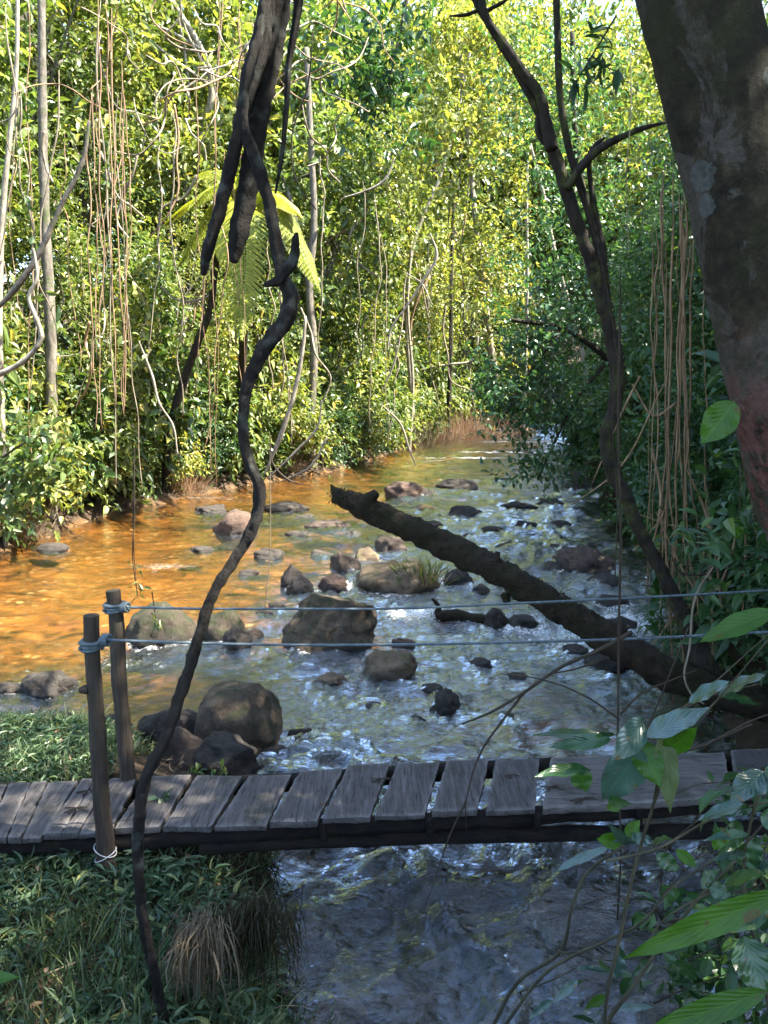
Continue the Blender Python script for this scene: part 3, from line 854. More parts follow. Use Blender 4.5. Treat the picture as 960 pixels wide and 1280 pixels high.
rope(P(115, 806, 4.22), [P(134, 800, 4.2), P(250, 804, 4.25), P(350, 806, 4.3), P(480, 806, 4.38), P(640, 803, 4.46), P(800, 798, 4.55), P(960, 790, 4.66), P(1200, 778, 4.8)],
     'lower blue grey hand rope tied to the front post', .045)
g = Geo()
wc = P(132, 1068, 4.2)
t_ = np.linspace(0, 2 * math.pi, 30)
for s, dz in ((1, 0), (-1, .03)):
    tube(g, np.stack([wc[0] + .062 * np.cos(t_), wc[1] + .062 * np.sin(t_), wc[2] + dz + s * .03 * np.cos(t_)], 1), [.003] * 30, 30, 6)
tag(obj('wire_loop', g.mesh('wire_loop'), M['wire']), 'thin pale wire looped round the foot of the front post', 'wire')

# ------------------------------------------------------------------ foreground trunks
def pp(lst):
    return [P(a, b, c) for a, b, c in lst]

# the crooked liana in front of everything
base = P(215, 1330, 3.0)
li = empty('hanging_liana', base, 'thick dark crooked liana hanging in front of the river and bridge', 'liana')
def li_part(name, pts, rpx, seed, n=90, rough=.16):
    pts_ = pp(pts)
    rr = [r * p[1] / F / .99 for r, p in zip(rpx, pts_)]
    g = Geo()
    tube(g, pts_, rr, n, 20, rough, 22, seed, ridge=.11, twist=7.0)
    return obj(name, g.mesh(name, True, base), M['bark_liana'], li)
li_part('stem', [(340, -60, 3.3), (325, 30, 3.28), (306, 110, 3.26), (304, 150, 3.26), (319, 200, 3.28), (333, 245, 3.3), (344, 295, 3.3), (351, 340, 3.3), (364, 372, 3.28), (356, 402, 3.26), (328, 440, 3.25), (309, 482, 3.25),
                 (303, 530, 3.25), (311, 578, 3.25), (325, 615, 3.25), (321, 650, 3.22), (296, 695, 3.2), (266, 742, 3.15), (247, 800, 3.1), (228, 862, 3.05), (206, 925, 3.0), (182, 975, 2.98), (174, 1020, 2.96),
                 (172, 1085, 2.95), (180, 1150, 2.95), (193, 1215, 2.95), (204, 1270, 2.97), (215, 1330, 3.0)],
        [6, 6, 6, 6.8, 7.2, 7.2, 7.5, 8, 9.8, 10, 8.6, 7.2, 6.4, 6.6, 7.8, 7.2, 6.8, 6.8, 7, 7.4, 7.2, 7.6, 7.6, 7, 7.2, 6.8, 7.2, 7.2], 1, 300, .26)
li_part('dead_strand', [(340, -60, 3.36), (328, 60, 3.36), (305, 140, 3.36), (290, 200, 3.36), (272, 270, 3.36), (259, 315, 3.36), (254, 344, 3.36)], [7, 7.5, 7.8, 7.8, 7.6, 7, 3], 5)
li_part('dead_strand', [(352, -60, 3.42), (342, 30, 3.42), (330, 110, 3.42), (318, 180, 3.42), (306, 250, 3.42), (298, 295, 3.42), (292, 328, 3.42)], [15, 14.5, 12.5, 12, 12, 11.5, 4.5], 9)
li_part('dead_strand', [(374, -60, 3.5), (372, 10, 3.5), (361, 80, 3.5), (358, 140, 3.5), (352, 195, 3.5), (344, 242, 3.5)], [5.5, 5, 3.6, 3.2, 2.6, 1.2], 13)
li_part('twig', [(331, 356, 3.22), (345, 352, 3.24), (358, 338, 3.25), (369, 320, 3.24), (370, 300, 3.22), (371, 291, 3.22)], [3, 5.5, 6.5, 6, 4.8, 1.8], 17, 30)

# the big lichen covered trunk
tb = np.array([2.35, 1.9, float(ground_z([2.35], [1.9])[0])])
bt = empty('lichen_covered_tree', tb, 'thick leaning tree trunk with lichen spots and a red patch', 'tree')
g = Geo()
gx_, gy_ = 2.35, 1.9
ax = [np.array([gx_ + .25, gy_ - .1, float(ground_z([gx_], [gy_])[0]) - .3]), np.array([gx_, gy_, float(ground_z([gx_], [gy_])[0]) + .15]), np.array([1.95, 2.1, 2.0])] + pp([ (1040, 700, 2.22), (1000, 580, 2.2), (970, 440, 2.2), (940, 300, 2.2), (908, 150, 2.2), (870, 0, 2.2), (835, -150, 2.2), (790, -350, 2.2), (740, -560, 2.25)])
tube(g, ax, [x * 2.2 / F for x in (112, 84, 68, 63, 62, 61, 61, 61, 61, 60, 58, 54)], 220, 72, .07, 5.5, 3)
V = g.V[0]
V += unit(V - V.mean(0)) * (.005 * fbm(V * 18, 4) + .004 * np.maximum(fbm(V * (40, 40, 16) + 3, 3), 0))[:, None]
obj('trunk', g.mesh('trunk', True, tb), M['bark_big'], bt)

# the slim dark tree over the far water and the log it grows beside
sb = P(885, 850, 6.4)
st = empty('slim_tree', sb, 'slim dark forked tree leaning over the rapids by the fallen log', 'tree')
def st_part(name, pts, rpx, seed, n=80, mat='bark_slim', rough=.14):
    pts_ = pp(pts)
    g = Geo()
    tube(g, pts_, [r * p[1] / F for r, p in zip(rpx, pts_)], n, 12, rough, 9, seed)
    return obj(name, g.mesh(name, True, sb), M[mat], st)
D6 = 6.4
st_part('trunk', [(a, b, D6) for a, b in [(890, 862), (872, 812), (852, 768), (826, 712), (800, 664), (782, 622), (765, 585), (758, 545), (769, 505), (771, 465), (764, 420), (750, 370), (738, 325), (722, 280), (706, 232),
                                            (692, 190), (676, 148), (655, 105), (630, 62), (603, 18), (575, -40)]],
        [20, 15, 10.5, 9, 8.2, 8.5, 9.5, 8.8, 8, 8.5, 8.8, 8.2, 8, 7.8, 7.8, 7, 5, 4.4, 4, 3.6, 3], 3, 220, 'bark_slim', .28)
st_part('limb', [(a, b, D6 - .05) for a, b in [(690, 186), (682, 150), (676, 122), (655, 92), (630, 55), (608, 22), (598, -30)]], [8, 7, 6, 5.5, 5, 4.5, 4], 7)
st_part('limb', [(a, b, D6 - .05) for a, b in [(708, 236), (722, 215), (742, 192), (775, 172), (805, 160), (836, 152)]], [5, 5.5, 5, 4, 3, 1.5], 9)
st_part('limb', [(a, b, D6 + .1) for a, b in [(764, 430), (757, 370), (752, 310), (742, 255), (735, 205)]], [7, 6, 5, 4, 2.5], 11)
st_part('limb', [(a, b, D6 + .1) for a, b in [(752, 330), (735, 262), (712, 190), (700, 120), (697, 50), (694, -40)]], [5, 5, 4.5, 4, 4, 4], 13)
st_part('twig', [(a, b, D6) for a, b in [(690, 188), (672, 165), (672, 140)]], [4, 3, 2], 15, 14)
st_part('twig', [(a, b, D6) for a, b in [(603, 18), (615, 10), (632, 0), (640, -12)]], [3, 2.5, 2, 1.5], 17, 14)
st_part('twig', [(a, b, D6) for a, b in [(600, 12), (585, 18), (562, 20)]], [2.5, 2, 1], 19, 14)
st_part('twig', [(a, b, D6 - .02) for a, b in [(725, 215), (748, 178), (756, 172)]], [3.5, 2.5, 1.5], 21, 14)

lb = P(905, 880, 6.2)
lg = empty('fallen_log', lb, 'leaning dead mossy log with a broken end above the rapids', 'log')
def lg_part(name, pts, rpx, seed, n=140, rough=.2, seg=22):
    pts_ = pp(pts)
    g = Geo()
    tube(g, pts_, [r * p[1] / F for r, p in zip(rpx, pts_)], n, seg, rough, 7, seed)
    return g
g = lg_part('stem', [(418, 618, 7.6), (450, 632, 7.55), (500, 655, 7.4), (560, 683, 7.2), (620, 713, 7.0), (680, 748, 6.8), (740, 785, 6.6), (800, 822, 6.4), (850, 848, 6.3), (905, 868, 6.2), (1000, 892, 6.1), (1100, 900, 6.05)],
            [9, 14, 16, 17, 17.5, 18, 19.5, 20.5, 21, 21, 20, 19], 3, 240, .26, 26)
obj('stem', g.mesh('stem', True, lb), M['bark_log'], lg)
# ragged tufts of moss standing on it
g2 = Geo()
c, r = smooth_path(pp([(418, 618, 7.6), (500, 655, 7.4), (620, 713, 7.0), (740, 785, 6.6), (850, 848, 6.3), (1000, 892, 6.1)]), [.085, .12, .125, .135, .145, .17], 400)
k = rng.integers(0, 400, 9000)
dirs = unit(rng.normal(size=(9000, 3)) * (1, 1, .8) + (0, -.2, .25))
b0 = c[k] + dirs * r[k][:, None] * .93
blades(g2, b0, b0 + dirs * rng.uniform(.004, .024, (9000, 1)) + rng.normal(size=(9000, 3)) * .008, rng.uniform(.005, .012, 9000), rng.normal(size=(9000, 3)) * .004, 3)
obj('moss', g2.mesh('moss', False, lb), M['dgrass'], lg)
for pts, rp, sd_ in (([(450, 636, 7.5), (462, 624, 7.48), (470, 615, 7.46)], [13, 10, 5], 4), ([(620, 708, 6.95), (622, 690, 6.93)], [7, 3.5], 6), ([(630, 742, 6.9), (634, 753, 6.88)], [6, 5], 8), ([(424, 622, 7.6), (417, 612, 7.62), (414, 606, 7.63)], [7, 5, 2], 9)):
    obj('branch_stub', lg_part('branch_stub', pts, rp, sd_, 12, .25, 10).mesh('branch_stub', True, lb), M['bark_log'], lg)

# sunken branch in the cascade
g = Geo()
tube(g, pp([(528, 776, 11.3), (560, 769, 11.2), (600, 774, 11.1), (632, 779, 11.0)]), [.07, .09, .08, .05], 40, 10, .2, 6, 2)
tube(g, pp([(545, 772, 11.25), (548, 758, 11.25), (540, 748, 11.25)]), [.06, .04, .02], 10, 8, .2, 6, 3)
tag(obj('driftwood', g.mesh('driftwood'), M['bark_log']), 'dark wet sunken branch lying across the little cascade', 'driftwood')

# ------------------------------------------------------------------ leaf clouds
UP = np.array([0, 0, 1.0])

def sprays(g, Cc, out, n_per, L, spread, hang=.2, rs=None, wr=.42):
    """sprays of leaves: at each centre a short twig carrying n_per leaves"""
    rs = rs or rng
    n = len(Cc)
    axis = unit(out + rs.normal(size=(n, 3)) * .55 + (0, 0, .15))
    t = rs.uniform(-.6, 1.0, (n, n_per))
    pos = Cc[:, None] + axis[:, None] * (t * spread)[..., None] + rs.normal(size=(n, n_per, 3)) * spread * .36
    rad = rs.normal(size=(n, n_per, 3))
    d = axis[:, None] * .7 + rad * .75 + np.array([0, 0, -hang])
    nm = UP * .9 + out[:, None] * .45 + rs.normal(size=(n, n_per, 3)) * .45
    LL = L * rs.uniform(.55, 1.25, n * n_per)
    leaves(g, pos.reshape(-1, 3), d.reshape(-1, 3), nm.reshape(-1, 3), LL, LL * wr * rs.uniform(.8, 1.2, n * n_per))

def crown_mesh(seed, rad, ncl, per, L, spread, hang=.2, low=-1.0, wr=.42, hollow=.5):
    rs = np.random.default_rng(seed)
    rad = np.array(rad, float)
    d = unit(rs.normal(size=(ncl * 3, 3)))
    d = d[d[:, 2] > low][:ncl * 2]
    rr = hollow + (1 - hollow) * rs.random(len(d)) ** .6
    lump = 1 + .28 * fbm(d * 1.7 + seed, 3)
    pos = d * (rr * lump)[:, None]
    dens = pn(pos * 2.3 + seed)
    keep = np.argsort(-dens + rs.normal(size=len(d)) * .22)[:ncl]
    pos, d = pos[keep] * rad, d[keep]
    g = Geo()
    sprays(g, pos, d, per, L, spread, hang, rs, wr)
    return g, pos

def trunk_geo(seed, h, r, tops, lean=.3, rough=.12):
    rs = np.random.default_rng(seed)
    g = Geo()
    a = rs.normal(size=(5, 3)) * (lean, lean, 0)
    pts = [np.array([0, 0, -.4])] + [np.array([0, 0, h * k / 5]) + a[k - 1] * k / 5 for k in range(1, 6)]
    tube(g, pts, [r * 1.25, r, r * .9, r * .8, r * .65, r * .4], 40, 10, rough, 3, seed)
    c, _ = smooth_path(pts, [1] * 6, 60)
    for q in tops:
        s = c[rs.integers(28, 58)]
        mid = (s + q) / 2 + rs.normal(size=3) * .25 + (0, 0, .15)
        tube(g, [s, mid, q], [r * .38, r * .22, r * .06], 14, 6, .1, 5, seed)
    return g

def tree_proto(name, label, cat, seed, h, r, ch, rad, ncl, per, L, spread, lm, bm='bark_grey', hang=.25, low=-1, wr=.42, group=None, limbs=14, hollow=.5):
    e = empty(name, (0, 0, 0), label, cat, group)
    cg, pos = crown_mesh(seed, rad, ncl, per, L, spread, hang, low, wr, hollow)
    rs = np.random.default_rng(seed + 1)
    tops = pos[rs.choice(len(pos), limbs, False)] * .9 + (0, 0, ch)
    obj('trunk', trunk_geo(seed, h, r, tops).mesh('trunk'), M[bm], e)
    o = obj('crown', cg.mesh('crown', False), M[lm], e)
    o.location = (0, 0, ch)
    return e

def place(proto, x, y, s, label, group, rz=None, mat=None, first=False, name=None, sz=1.0, dz=-.05, tip=None):
    o = proto
    if not first:
        o = proto.copy(); C.objects.link(o)
        for ch in [c for c in KIDS[proto.name]]:
            c = ch.copy(); C.objects.link(c); c.parent = o
            if mat and c.name.startswith(('crown', 'foliage')):
                c.material_slots[0].link = 'OBJECT'; c.material_slots[0].material = M[mat]
    o.location = (x, y, float(ground_z([x], [y])[0]) + dz)
    o.rotation_euler = (*(tip or (0, 0)), rng.uniform(0, 6.28) if rz is None else rz)
    o.scale = (s, s, s * sz)
    o['label'] = label
    o['group'] = group
    return o
KIDS = {}
def reg(e):
    KIDS[e.name] = children(e)
    USED[e.name] = False
    return e
USED = {}
def put(proto, *a, **k):
    f = not USED[proto.name]
    USED[proto.name] = True
    return place(proto, *a, first=f, **k)

# kinds of tree and bush: leaf sizes as the photo shows them
tA = reg(tree_proto('broadleaf_tree', '', 'tree', 101, 7.5, .13, 6.2, (2.3, 2.3, 3.4), 210, 20, .29, .40, 'leaf_a'))
tB = reg(tree_proto('broadleaf_tree', '', 'tree', 102, 8.5, .11, 6.8, (1.9, 2.0, 4.0), 200, 22, .24, .38, 'leaf_b', 'bark_pale'))
tC = reg(tree_proto('broadleaf_tree', '', 'tree', 103, 7.0, .15, 6.0, (2.7, 2.6, 3.0), 220, 24, .21, .40, 'leaf_a'))
tE = reg(tree_proto('large_leaved_tree', '', 'tree', 105, 6.0, .10, 5.2, (2.0, 2.0, 3.2), 130, 12, .46, .5, 'leaf_a', 'bark_pale', .3, -1, .40))
tF = reg(tree_proto('fine_leaved_tree', '', 'tree', 106, 7.6, .11, 6.0, (2.2, 2.2, 3.6), 260, 34, .125, .40, 'leaf_b', 'bark_grey', .15))
tD = reg(tree_proto('small_leaved_tree', '', 'tree', 104, 7.0, .14, 6.4, (2.6, 2.6, 3.6), 300, 32, .12, .32, 'leaf_d', 'bark_slim'))
sA = reg(tree_proto('river_bush', '', 'bush', 111, 1.6, .05, 1.25, (1.35, 1.3, 1.45), 80, 13, .31, .32, 'leaf_a', 'stem_green', .35, -.9, group=None, limbs=10, hollow=.35))
sB = reg(tree_proto('river_bush', '', 'bush', 112, 1.6, .05, 1.30, (1.5, 1.3, 1.3), 80, 16, .22, .32, 'leaf_b', 'stem_green', .35, -.9, limbs=10, hollow=.35))
sC = reg(tree_proto('river_bush', '', 'bush', 113, 1.7, .05, 1.35, (1.4, 1.4, 1.5), 110, 22, .135, .26, 'leaf_c', 'stem_green', .3, -.9, limbs=10, hollow=.35))

def creeper_proto(seed, lm):
    """a hanging leafy creeper: several stems falling from a height, leafed all the way"""
    rs = np.random.default_rng(seed)
    e = empty('leafy_creeper', (0, 0, 0), '', 'creeper')
    gs, gl = Geo(), Geo()
    for k in range(7):
        x0, y0 = rs.normal(size=2) * .35
        zt = rs.uniform(4.2, 6.0)
        pts = [np.array([x0 + rs.normal() * .12, y0 + rs.normal() * .12, z]) for z in np.linspace(zt, rs.uniform(.1, .8), 7)]
        c = tube(gs, pts, [.014] * 7, 40, 5)
        n = 85
        kk = rs.integers(0, 40, n)
        side = rs.normal(size=(n, 3))
        LL = .31 * rs.uniform(.5, 1.2, n)
        leaves(gl, c[kk] + side * .10, side + (0, 0, -.55), UP * .7 + rs.normal(size=(n, 3)) * .5, LL, LL * .5)
    obj('stem', gs.mesh('stem'), M['vine_pale'], e)
    obj('foliage', gl.mesh('foliage', False), M[lm], e)
    return e
cA = reg(creeper_proto(121, 'leaf_a'))
cB = reg(creeper_proto(122, 'leaf_b'))

def shore(side, t):
    """a place on the left or right shoreline; t from the near end (0) to the far bend (1)"""
    pts = RIVER[15:28] if side == 'left' else RIVER[28:40][::-1]
    s = np.concatenate([[0], np.cumsum(np.linalg.norm(np.diff(pts, axis=0), axis=1))])
    u = t * s[-1]
    p = np.array([np.interp(u, s, pts[:, 0]), np.interp(u, s, pts[:, 1])])
    q = np.array([np.interp(u + .3, s, pts[:, 0]), np.interp(u + .3, s, pts[:, 1])])
    tt = (q - p) / (np.linalg.norm(q - p) + 1e-9)
    nrm = np.array([-tt[1], tt[0]])
    if (side == 'left' and nrm[0] > 0) or (side == 'right' and nrm[0] < 0): nrm = -nrm
    return p, nrm

# --- sunlit bank: bushes at the water, creepers and trees behind, a hillside of trees
GL = 'sunlit bank plants'
for k in range(27):
    p, n = shore('left', .0 + .70 * k / 26)
    q = p + n * rng.uniform(.35, 1.1)
    lab = ('glossy bush hanging over the orange water near the photo edge' if k < 6 else 'leafy bush at the waterline between the liana and the photo edge' if k < 13 else
           'bright bush at the waterline behind the liana' if k < 19 else 'bright bush at the waterline above the end of the mossy log')
    put((sA, sB, sC, sA)[k % 4], q[0], q[1], rng.uniform(.75, 1.15), lab, 'bushes of the sunlit bank ' + ('by the edge' if k < 6 else 'mid' if k < 13 else 'behind liana' if k < 19 else 'far'))
for k in range(24):
    p, n = shore('left', .03 + .66 * k / 23)
    q = p + n * rng.uniform(1.2, 2.4)
    put((sB, sA)[k % 2], q[0], q[1], rng.uniform(1.1, 1.6), 'tall leafy bush standing second row on the sunlit bank', 'second row bushes of the sunlit bank', sz=1.25)
for k in range(17):
    p, n = shore('left', .02 + .64 * k / 16)
    q = p + n * rng.uniform(.9, 1.8)
    put((cA, cB)[k % 2], q[0], q[1], rng.uniform(.8, 1.25), 'leafy creeper curtain hanging from the trees of the sunlit bank', 'leafy creepers of the sunlit bank')
for k in range(17):
    p, n = shore('left', .0 + .78 * k / 16)
    q = p + n * rng.uniform(2.2, 3.6)
    put((tA, tF, tC, tE, tB)[k % 5], q[0], q[1], rng.uniform(.7, .95), 'leafy tree in the front rank of the sunlit bank', 'front rank trees of the sunlit bank')
for k in range(18):
    p, n = shore('left', -.0 + .95 * k / 17)
    q = p + n * rng.uniform(5.0, 7.5)
    put((tB, tF, tA, tE)[k % 4], q[0], q[1], rng.uniform(1.0, 1.35), 'tall leafy tree rising behind the front rank of the sunlit bank', 'second rank trees of the sunlit bank', mat=('leaf_b', 'leaf_a')[k % 2])
for k in range(18):
    p, n = shore('left', .1 + .95 * k / 17)
    q = p + n * rng.uniform(9.5, 14)
    put((tC, tA, tB)[k % 3], q[0], q[1], rng.uniform(1.35, 1.8), 'tall hillside tree whose crown fills the top of the sunlit forest', 'hillside trees', mat=('leaf_b', 'leaf_a')[k % 2])
# --- the far bend
for k, (x, y, s) in enumerate([(2.5, 47, 1.2), (5.5, 52, 1.3), (8, 57, 1.3), (12, 66, 1.6), (4, 55, 1.6), (0, 50, 1.5), (17, 66, 1.7), (8, 66, 1.8), (21, 60, 1.6), (1, 60, 1.9), (14, 75, 2.0), (24, 70, 2.0), (-6, 56, 1.9)]):
    put((tB, tC, tA)[k % 3], x, y, s, 'sunlit tree closing the view at the far bend of the river', 'trees at the far bend', mat='leaf_b')
for k, (x, y, s) in enumerate([(.2, 40.5, 1.2), (1.6, 44, 1.3), (3.2, 47.5, 1.5), (5.2, 51, 1.6), (7.6, 55.5, 1.7), (-.4, 37.5, 1.1), (10, 60, 1.6)]):
    put((sB, sA)[k % 2], x, y, s, 'yellow green bush on the bank at the far bend of the river', 'bushes at the far bend')
for k in range(34):
    a = k / 33
    x = -34 + 66 * a + rng.uniform(-2, 2); y = 58 + 26 * math.sin(math.pi * a) * rng.uniform(.4, 1) + rng.uniform(-4, 6) - 18 * abs(a - .5)
    put((tA, tC, tB)[k % 3], x, y, rng.uniform(2.0, 2.7), 'far tall tree in the pale sunlit canopy above the river bend', 'far canopy trees', mat=('leaf_b', 'leaf_a', 'leaf_b')[k % 3])
for k, (x, y, s_) in enumerate([(-3.5, 33, 1.5), (-2.2, 38, 1.7), (-1.5, 43, 1.9), (-5, 38, 2.1), (-4, 46, 2.3), (-8, 32, 1.9), (-7.5, 40, 2.4), (-12, 27, 1.9), (-13, 34, 2.3), (-15, 22, 1.8), (-18, 28, 2.2), (-14, 17, 1.6), (-12.5, 20.5, 1.5), (-16, 23.5, 2.0), (-11.5, 15.5, 1.2), (-19, 20, 2.0)]):
    put((tA, tC, tB)[k % 3], x, y, s_, 'tall sunlit tree with a high crown on the slope behind the fern', 'slope trees', mat=('leaf_a', 'leaf_b', 'leaf_b')[k % 3])
for k in range(9):
    p, n = shore('left', .05 + .62 * k / 8)
    q = p + n * rng.uniform(.8, 1.6)
    put((tF, tE)[k % 2], q[0], q[1], rng.uniform(.38, .55), 'young tree with its low crown among the bushes of the sunlit bank', 'young trees of the sunlit bank', mat=('leaf_b', 'leaf_c')[k % 2])
for k, (x, y, s_) in enumerate([(2, 62, 2.6), (6, 68, 2.8), (10, 74, 2.9), (14, 70, 2.7), (19, 74, 2.9), (24, 66, 2.7), (28, 72, 2.8), (4, 78, 3.1), (12, 84, 3.2), (20, 86, 3.2), (-3, 70, 2.9), (-8, 66, 2.8), (20, 52, 2.1), (22, 38, 2.1), (17, 27, 1.7), (-2, 84, 3.3), (27, 82, 3.1), (8, 92, 3.6), (17, 95, 3.6)]):
    put((tA, tC, tB)[k % 3], x, y, s_, 'far tall tree in the pale sunlit canopy above the river bend', 'far canopy trees', mat='leaf_b', sz=1.15)
# --- shaded bank
for k in range(22):
    p, n = shore('right', .02 + .80 * k / 21)
    q = p + n * rng.uniform(.5, 1.2)
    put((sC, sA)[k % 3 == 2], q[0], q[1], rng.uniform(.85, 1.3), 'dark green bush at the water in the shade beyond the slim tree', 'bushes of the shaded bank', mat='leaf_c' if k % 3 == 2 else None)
for k in range(12):
    p, n = shore('right', .05 + .7 * k / 11)
    q = p + n * rng.uniform(1.6, 2.6)
    put(sC, q[0], q[1], rng.uniform(1.5, 2.1), 'tall dark bush behind the dry vines on the shaded bank', 'tall bushes of the shaded bank')
for k in range(13):
    p, n = shore('right', .0 + .62 * k / 12)
    q = p + n * rng.uniform(2.4, 3.6)
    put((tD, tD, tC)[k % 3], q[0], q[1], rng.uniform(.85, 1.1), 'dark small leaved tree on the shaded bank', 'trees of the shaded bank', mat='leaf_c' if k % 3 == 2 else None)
for k in range(13):
    p, n = shore('right', .0 + .52 * k / 12)
    q = p + n * rng.uniform(6, 9)
    put((tD, tC)[k % 2], q[0], q[1], rng.uniform(1.3, 1.6), 'tall dark tree behind the shaded bank', 'tall trees of the shaded bank', mat='leaf_d' if k % 2 else None)

# --- trees standing over the near bank: they keep the sun off the bridge
for k, (x, y, s_, lab) in enumerate([(7.0, 4.2, 1.25, 0), (8.2, 7.2, 1.3, 0), (7.0, 10.2, 1.15, 0), (10.5, 5.5, 1.6, 0), (11, 9.5, 1.6, 0), (5.8, 1.6, 1.2, 0), (9.5, 1.8, 1.6, 0), (4.2, -1.5, 1.4, 0), 
                                     (7, -4, 1.8, 0), (-6.5, 3.2, 1.1, 0)]):
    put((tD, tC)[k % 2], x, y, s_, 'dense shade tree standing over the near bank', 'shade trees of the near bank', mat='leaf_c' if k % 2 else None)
hb_ = np.array([9.2, 1.6, float(ground_z([9.2], [1.6])[0])])  # unseen tree, its crown added to keep the sun off the bridge
ht = empty('spreading_tree', hb_, 'tall spreading tree whose high crown shades the bridge', 'tree')
cg, cpos = crown_mesh(310, (4.6, 3.8, 1.3), 260, 30, .20, .5, .25)
off_ = np.array([6.2, 4.8, 11.2]) - hb_
obj('trunk', trunk_geo(311, 9.6, .22, [off_ + p * .8 for p in cpos[:24]], .3).mesh('trunk'), M['bark_grey'], ht)
o = obj('crown', cg.mesh('crown', False), M['leaf_c'], ht); o.location = off_
cg, cpos = crown_mesh(313, (4.4, 3.2, 1.2), 80, 26, .20, .55, .25)
o = obj('crown', cg.mesh('crown', False), M['leaf_c'], ht); o.location = np.array([.8, 8.6, 11.6]) - hb_  # unseen sparse crown, added to break up the sky reflected in the water
g = Geo()
for k_ in range(7):
    tube(g, [np.array([-2.5, 2.0, 9.0]), np.array([-5.0, 5.0, 10.2]) + rng.normal(size=3) * .3, np.array([.8, 8.6, 11.4]) - hb_ + cpos[k_ * 9] * .8], [.09, .06, .02], 20, 7, .1, 4, k_)
obj('limb', g.mesh('limb'), M['bark_slim'], ht)
cg, cpos = crown_mesh(300, (2.6, 1.6, 1.0), 90, 24, .17, .4, .25)
bc = obj('crown', cg.mesh('crown', False), M['leaf_c'], bt)
bt_children = None
for ch in (c for c in bpy.data.objects if c.parent == bt and c.name.startswith('trunk')):
    ch.data.transform(__import__('mathutils').Matrix.Translation((0, 0, 0)))
bc.location = np.array([1.0, 1.2, 8.2]) - tb

# ------------------------------------------------------------------ branches, trunks and vines of the sunlit bank
def shore_D(px):
    return float(np.interp(px, [-60, 0, 120, 240, 330, 420, 500, 560, 640, 730], [14.2, 15.2, 20, 23, 26.5, 30, 37.5, 44, 46, 30]))
def strand(name, cat, pts, wpx, mat, label, group=None, n=None, rough=.1, seg=6, taper=.6):
    """a bare stem, branch or vine seen along pts (px, py, distance), wpx wide in the photograph"""
    if name == 'forest_trunk':
        b = max(pts, key=lambda p: p[1])
        Db = shore_D(b[0]) + .5
        pts = [(x, y, Db) for x, y, _ in pts]
        if pts[0][1] < pts[-1][1]: pts = pts[::-1]
        w0 = P(*pts[0])
        gz = float(ground_z([w0[0]], [w0[1]])[0]) - .3
        k = (w0[2] - gz) * F / Db
        if k > 20: pts = [(pts[0][0] - .12 * (pts[1][0] - pts[0][0]), pts[0][1] + k, Db)] + pts
        pts = [(x + rng.normal() * 2.0, y, d) for x, y, d in pts]
        wpx, rough, taper = wpx * .85, .16, .55
    elif name == 'bare_branch':
        pts = [(x + rng.normal() * 1.2, y + rng.normal() * 1.2, d) for x, y, d in pts]
        wpx, rough, taper = wpx * .8, .22, .45
    q = pp(pts)
    m = len(q)
    ends = name in ('hanging_vine', 'tangled_twig', 'bare_branch', 'dry_cane')
    rr = [(min(1, .25 + k * 1.0) if ends else 1) * wpx / 2 * p[1] / F * (1 - (1 - taper) * k / max(m - 1, 1)) for k, p in enumerate(q)]
    g = Geo()
    tube(g, q, rr, n or max(10, m * 7), seg, rough, 8, pts[0][0])
    o = obj(name, g.mesh(name, True, q[-1]), M[mat])
    o.location = q[-1]
    return tag(o, label, cat, group)
strand('bare_branch', 'branch', [(-30, 482, 11.5), (0, 468, 11.5), (30, 450, 11.5), (52, 419, 11.5), (43, 393, 11.5), (37, 372, 11.5), (46, 348, 11.5), (42, 312, 11.5)], 10, 'bark_pale', 'white zigzag bare branch reaching in from the photo edge', n=60)
strand('bare_branch', 'branch', [(-20, 402, 12), (20, 360, 12), (52, 312, 12), (72, 268, 12), (104, 190, 12), (110, 150, 12)], 11, 'bark_grey', 'thick slanting grey branch above the white zigzag one', n=50)
strand('forest_trunk', 'trunk', [(66, 500, 14), (64, 400, 14), (59, 300, 14), (56, 190, 14), (52, 90, 14), (50, -30, 14)], 18, 'bark_grey', 'upright pale grey trunk nearest the photo edge in the sunlit forest', n=60, seg=10)
strand('forest_trunk', 'trunk', [(6, 240, 14), (14, 170, 14), (22, 100, 14), (24, -20, 14)], 9, 'bark_pale', 'thin pale leaning trunk at the photo edge')
strand('forest_trunk', 'trunk', [(212, 540, 16), (226, 490, 16), (240, 440, 16), (262, 390, 16), (270, 330, 16), (290, 240, 16)], 15, 'bark_slim', 'dark leaning trunk in the shadow under the fern')
strand('forest_trunk', 'trunk', [(391, 520, 22), (392, 440, 22), (388, 360, 22), (392, 280, 22), (386, 180, 22), (380, 60, 22)], 14, 'bark_grey', 'mottled pale trunk behind the bend of the liana', seg=10)
strand('bare_branch', 'branch', [(330, 596, 21), (352, 545, 21), (372, 480, 21), (380, 420, 21), (383, 395, 21)], 10, 'bark_pale', 'long pale slanting stem beside the mottled trunk')
strand('bare_branch', 'branch', [(336, 600, 21), (370, 566, 21), (395, 530, 21), (402, 500, 21)], 6, 'bark_pale', 'pale root like branch above the orange water behind the liana')
strand('bare_branch', 'branch', [(350, 606, 21), (390, 580, 21), (410, 548, 21)], 6, 'bark_pale', 'lower pale branch dipping to the orange water behind the liana')
strand('bare_branch', 'branch', [(172, 425, 13.5), (188, 468, 13.5), (200, 505, 13.5), (215, 530, 13.5), (222, 570, 13.5)], 5, 'bark_pale', 'pale crooked stem hanging left of the leaning trunk')
strand('bare_branch', 'branch', [(538, 293, 27), (545, 318, 27), (530, 352, 27), (505, 385, 27), (490, 412, 27), (484, 440, 27)], 6, 'bark_pale', 'pale branch bent like a hook in the middle of the forest', n=50)
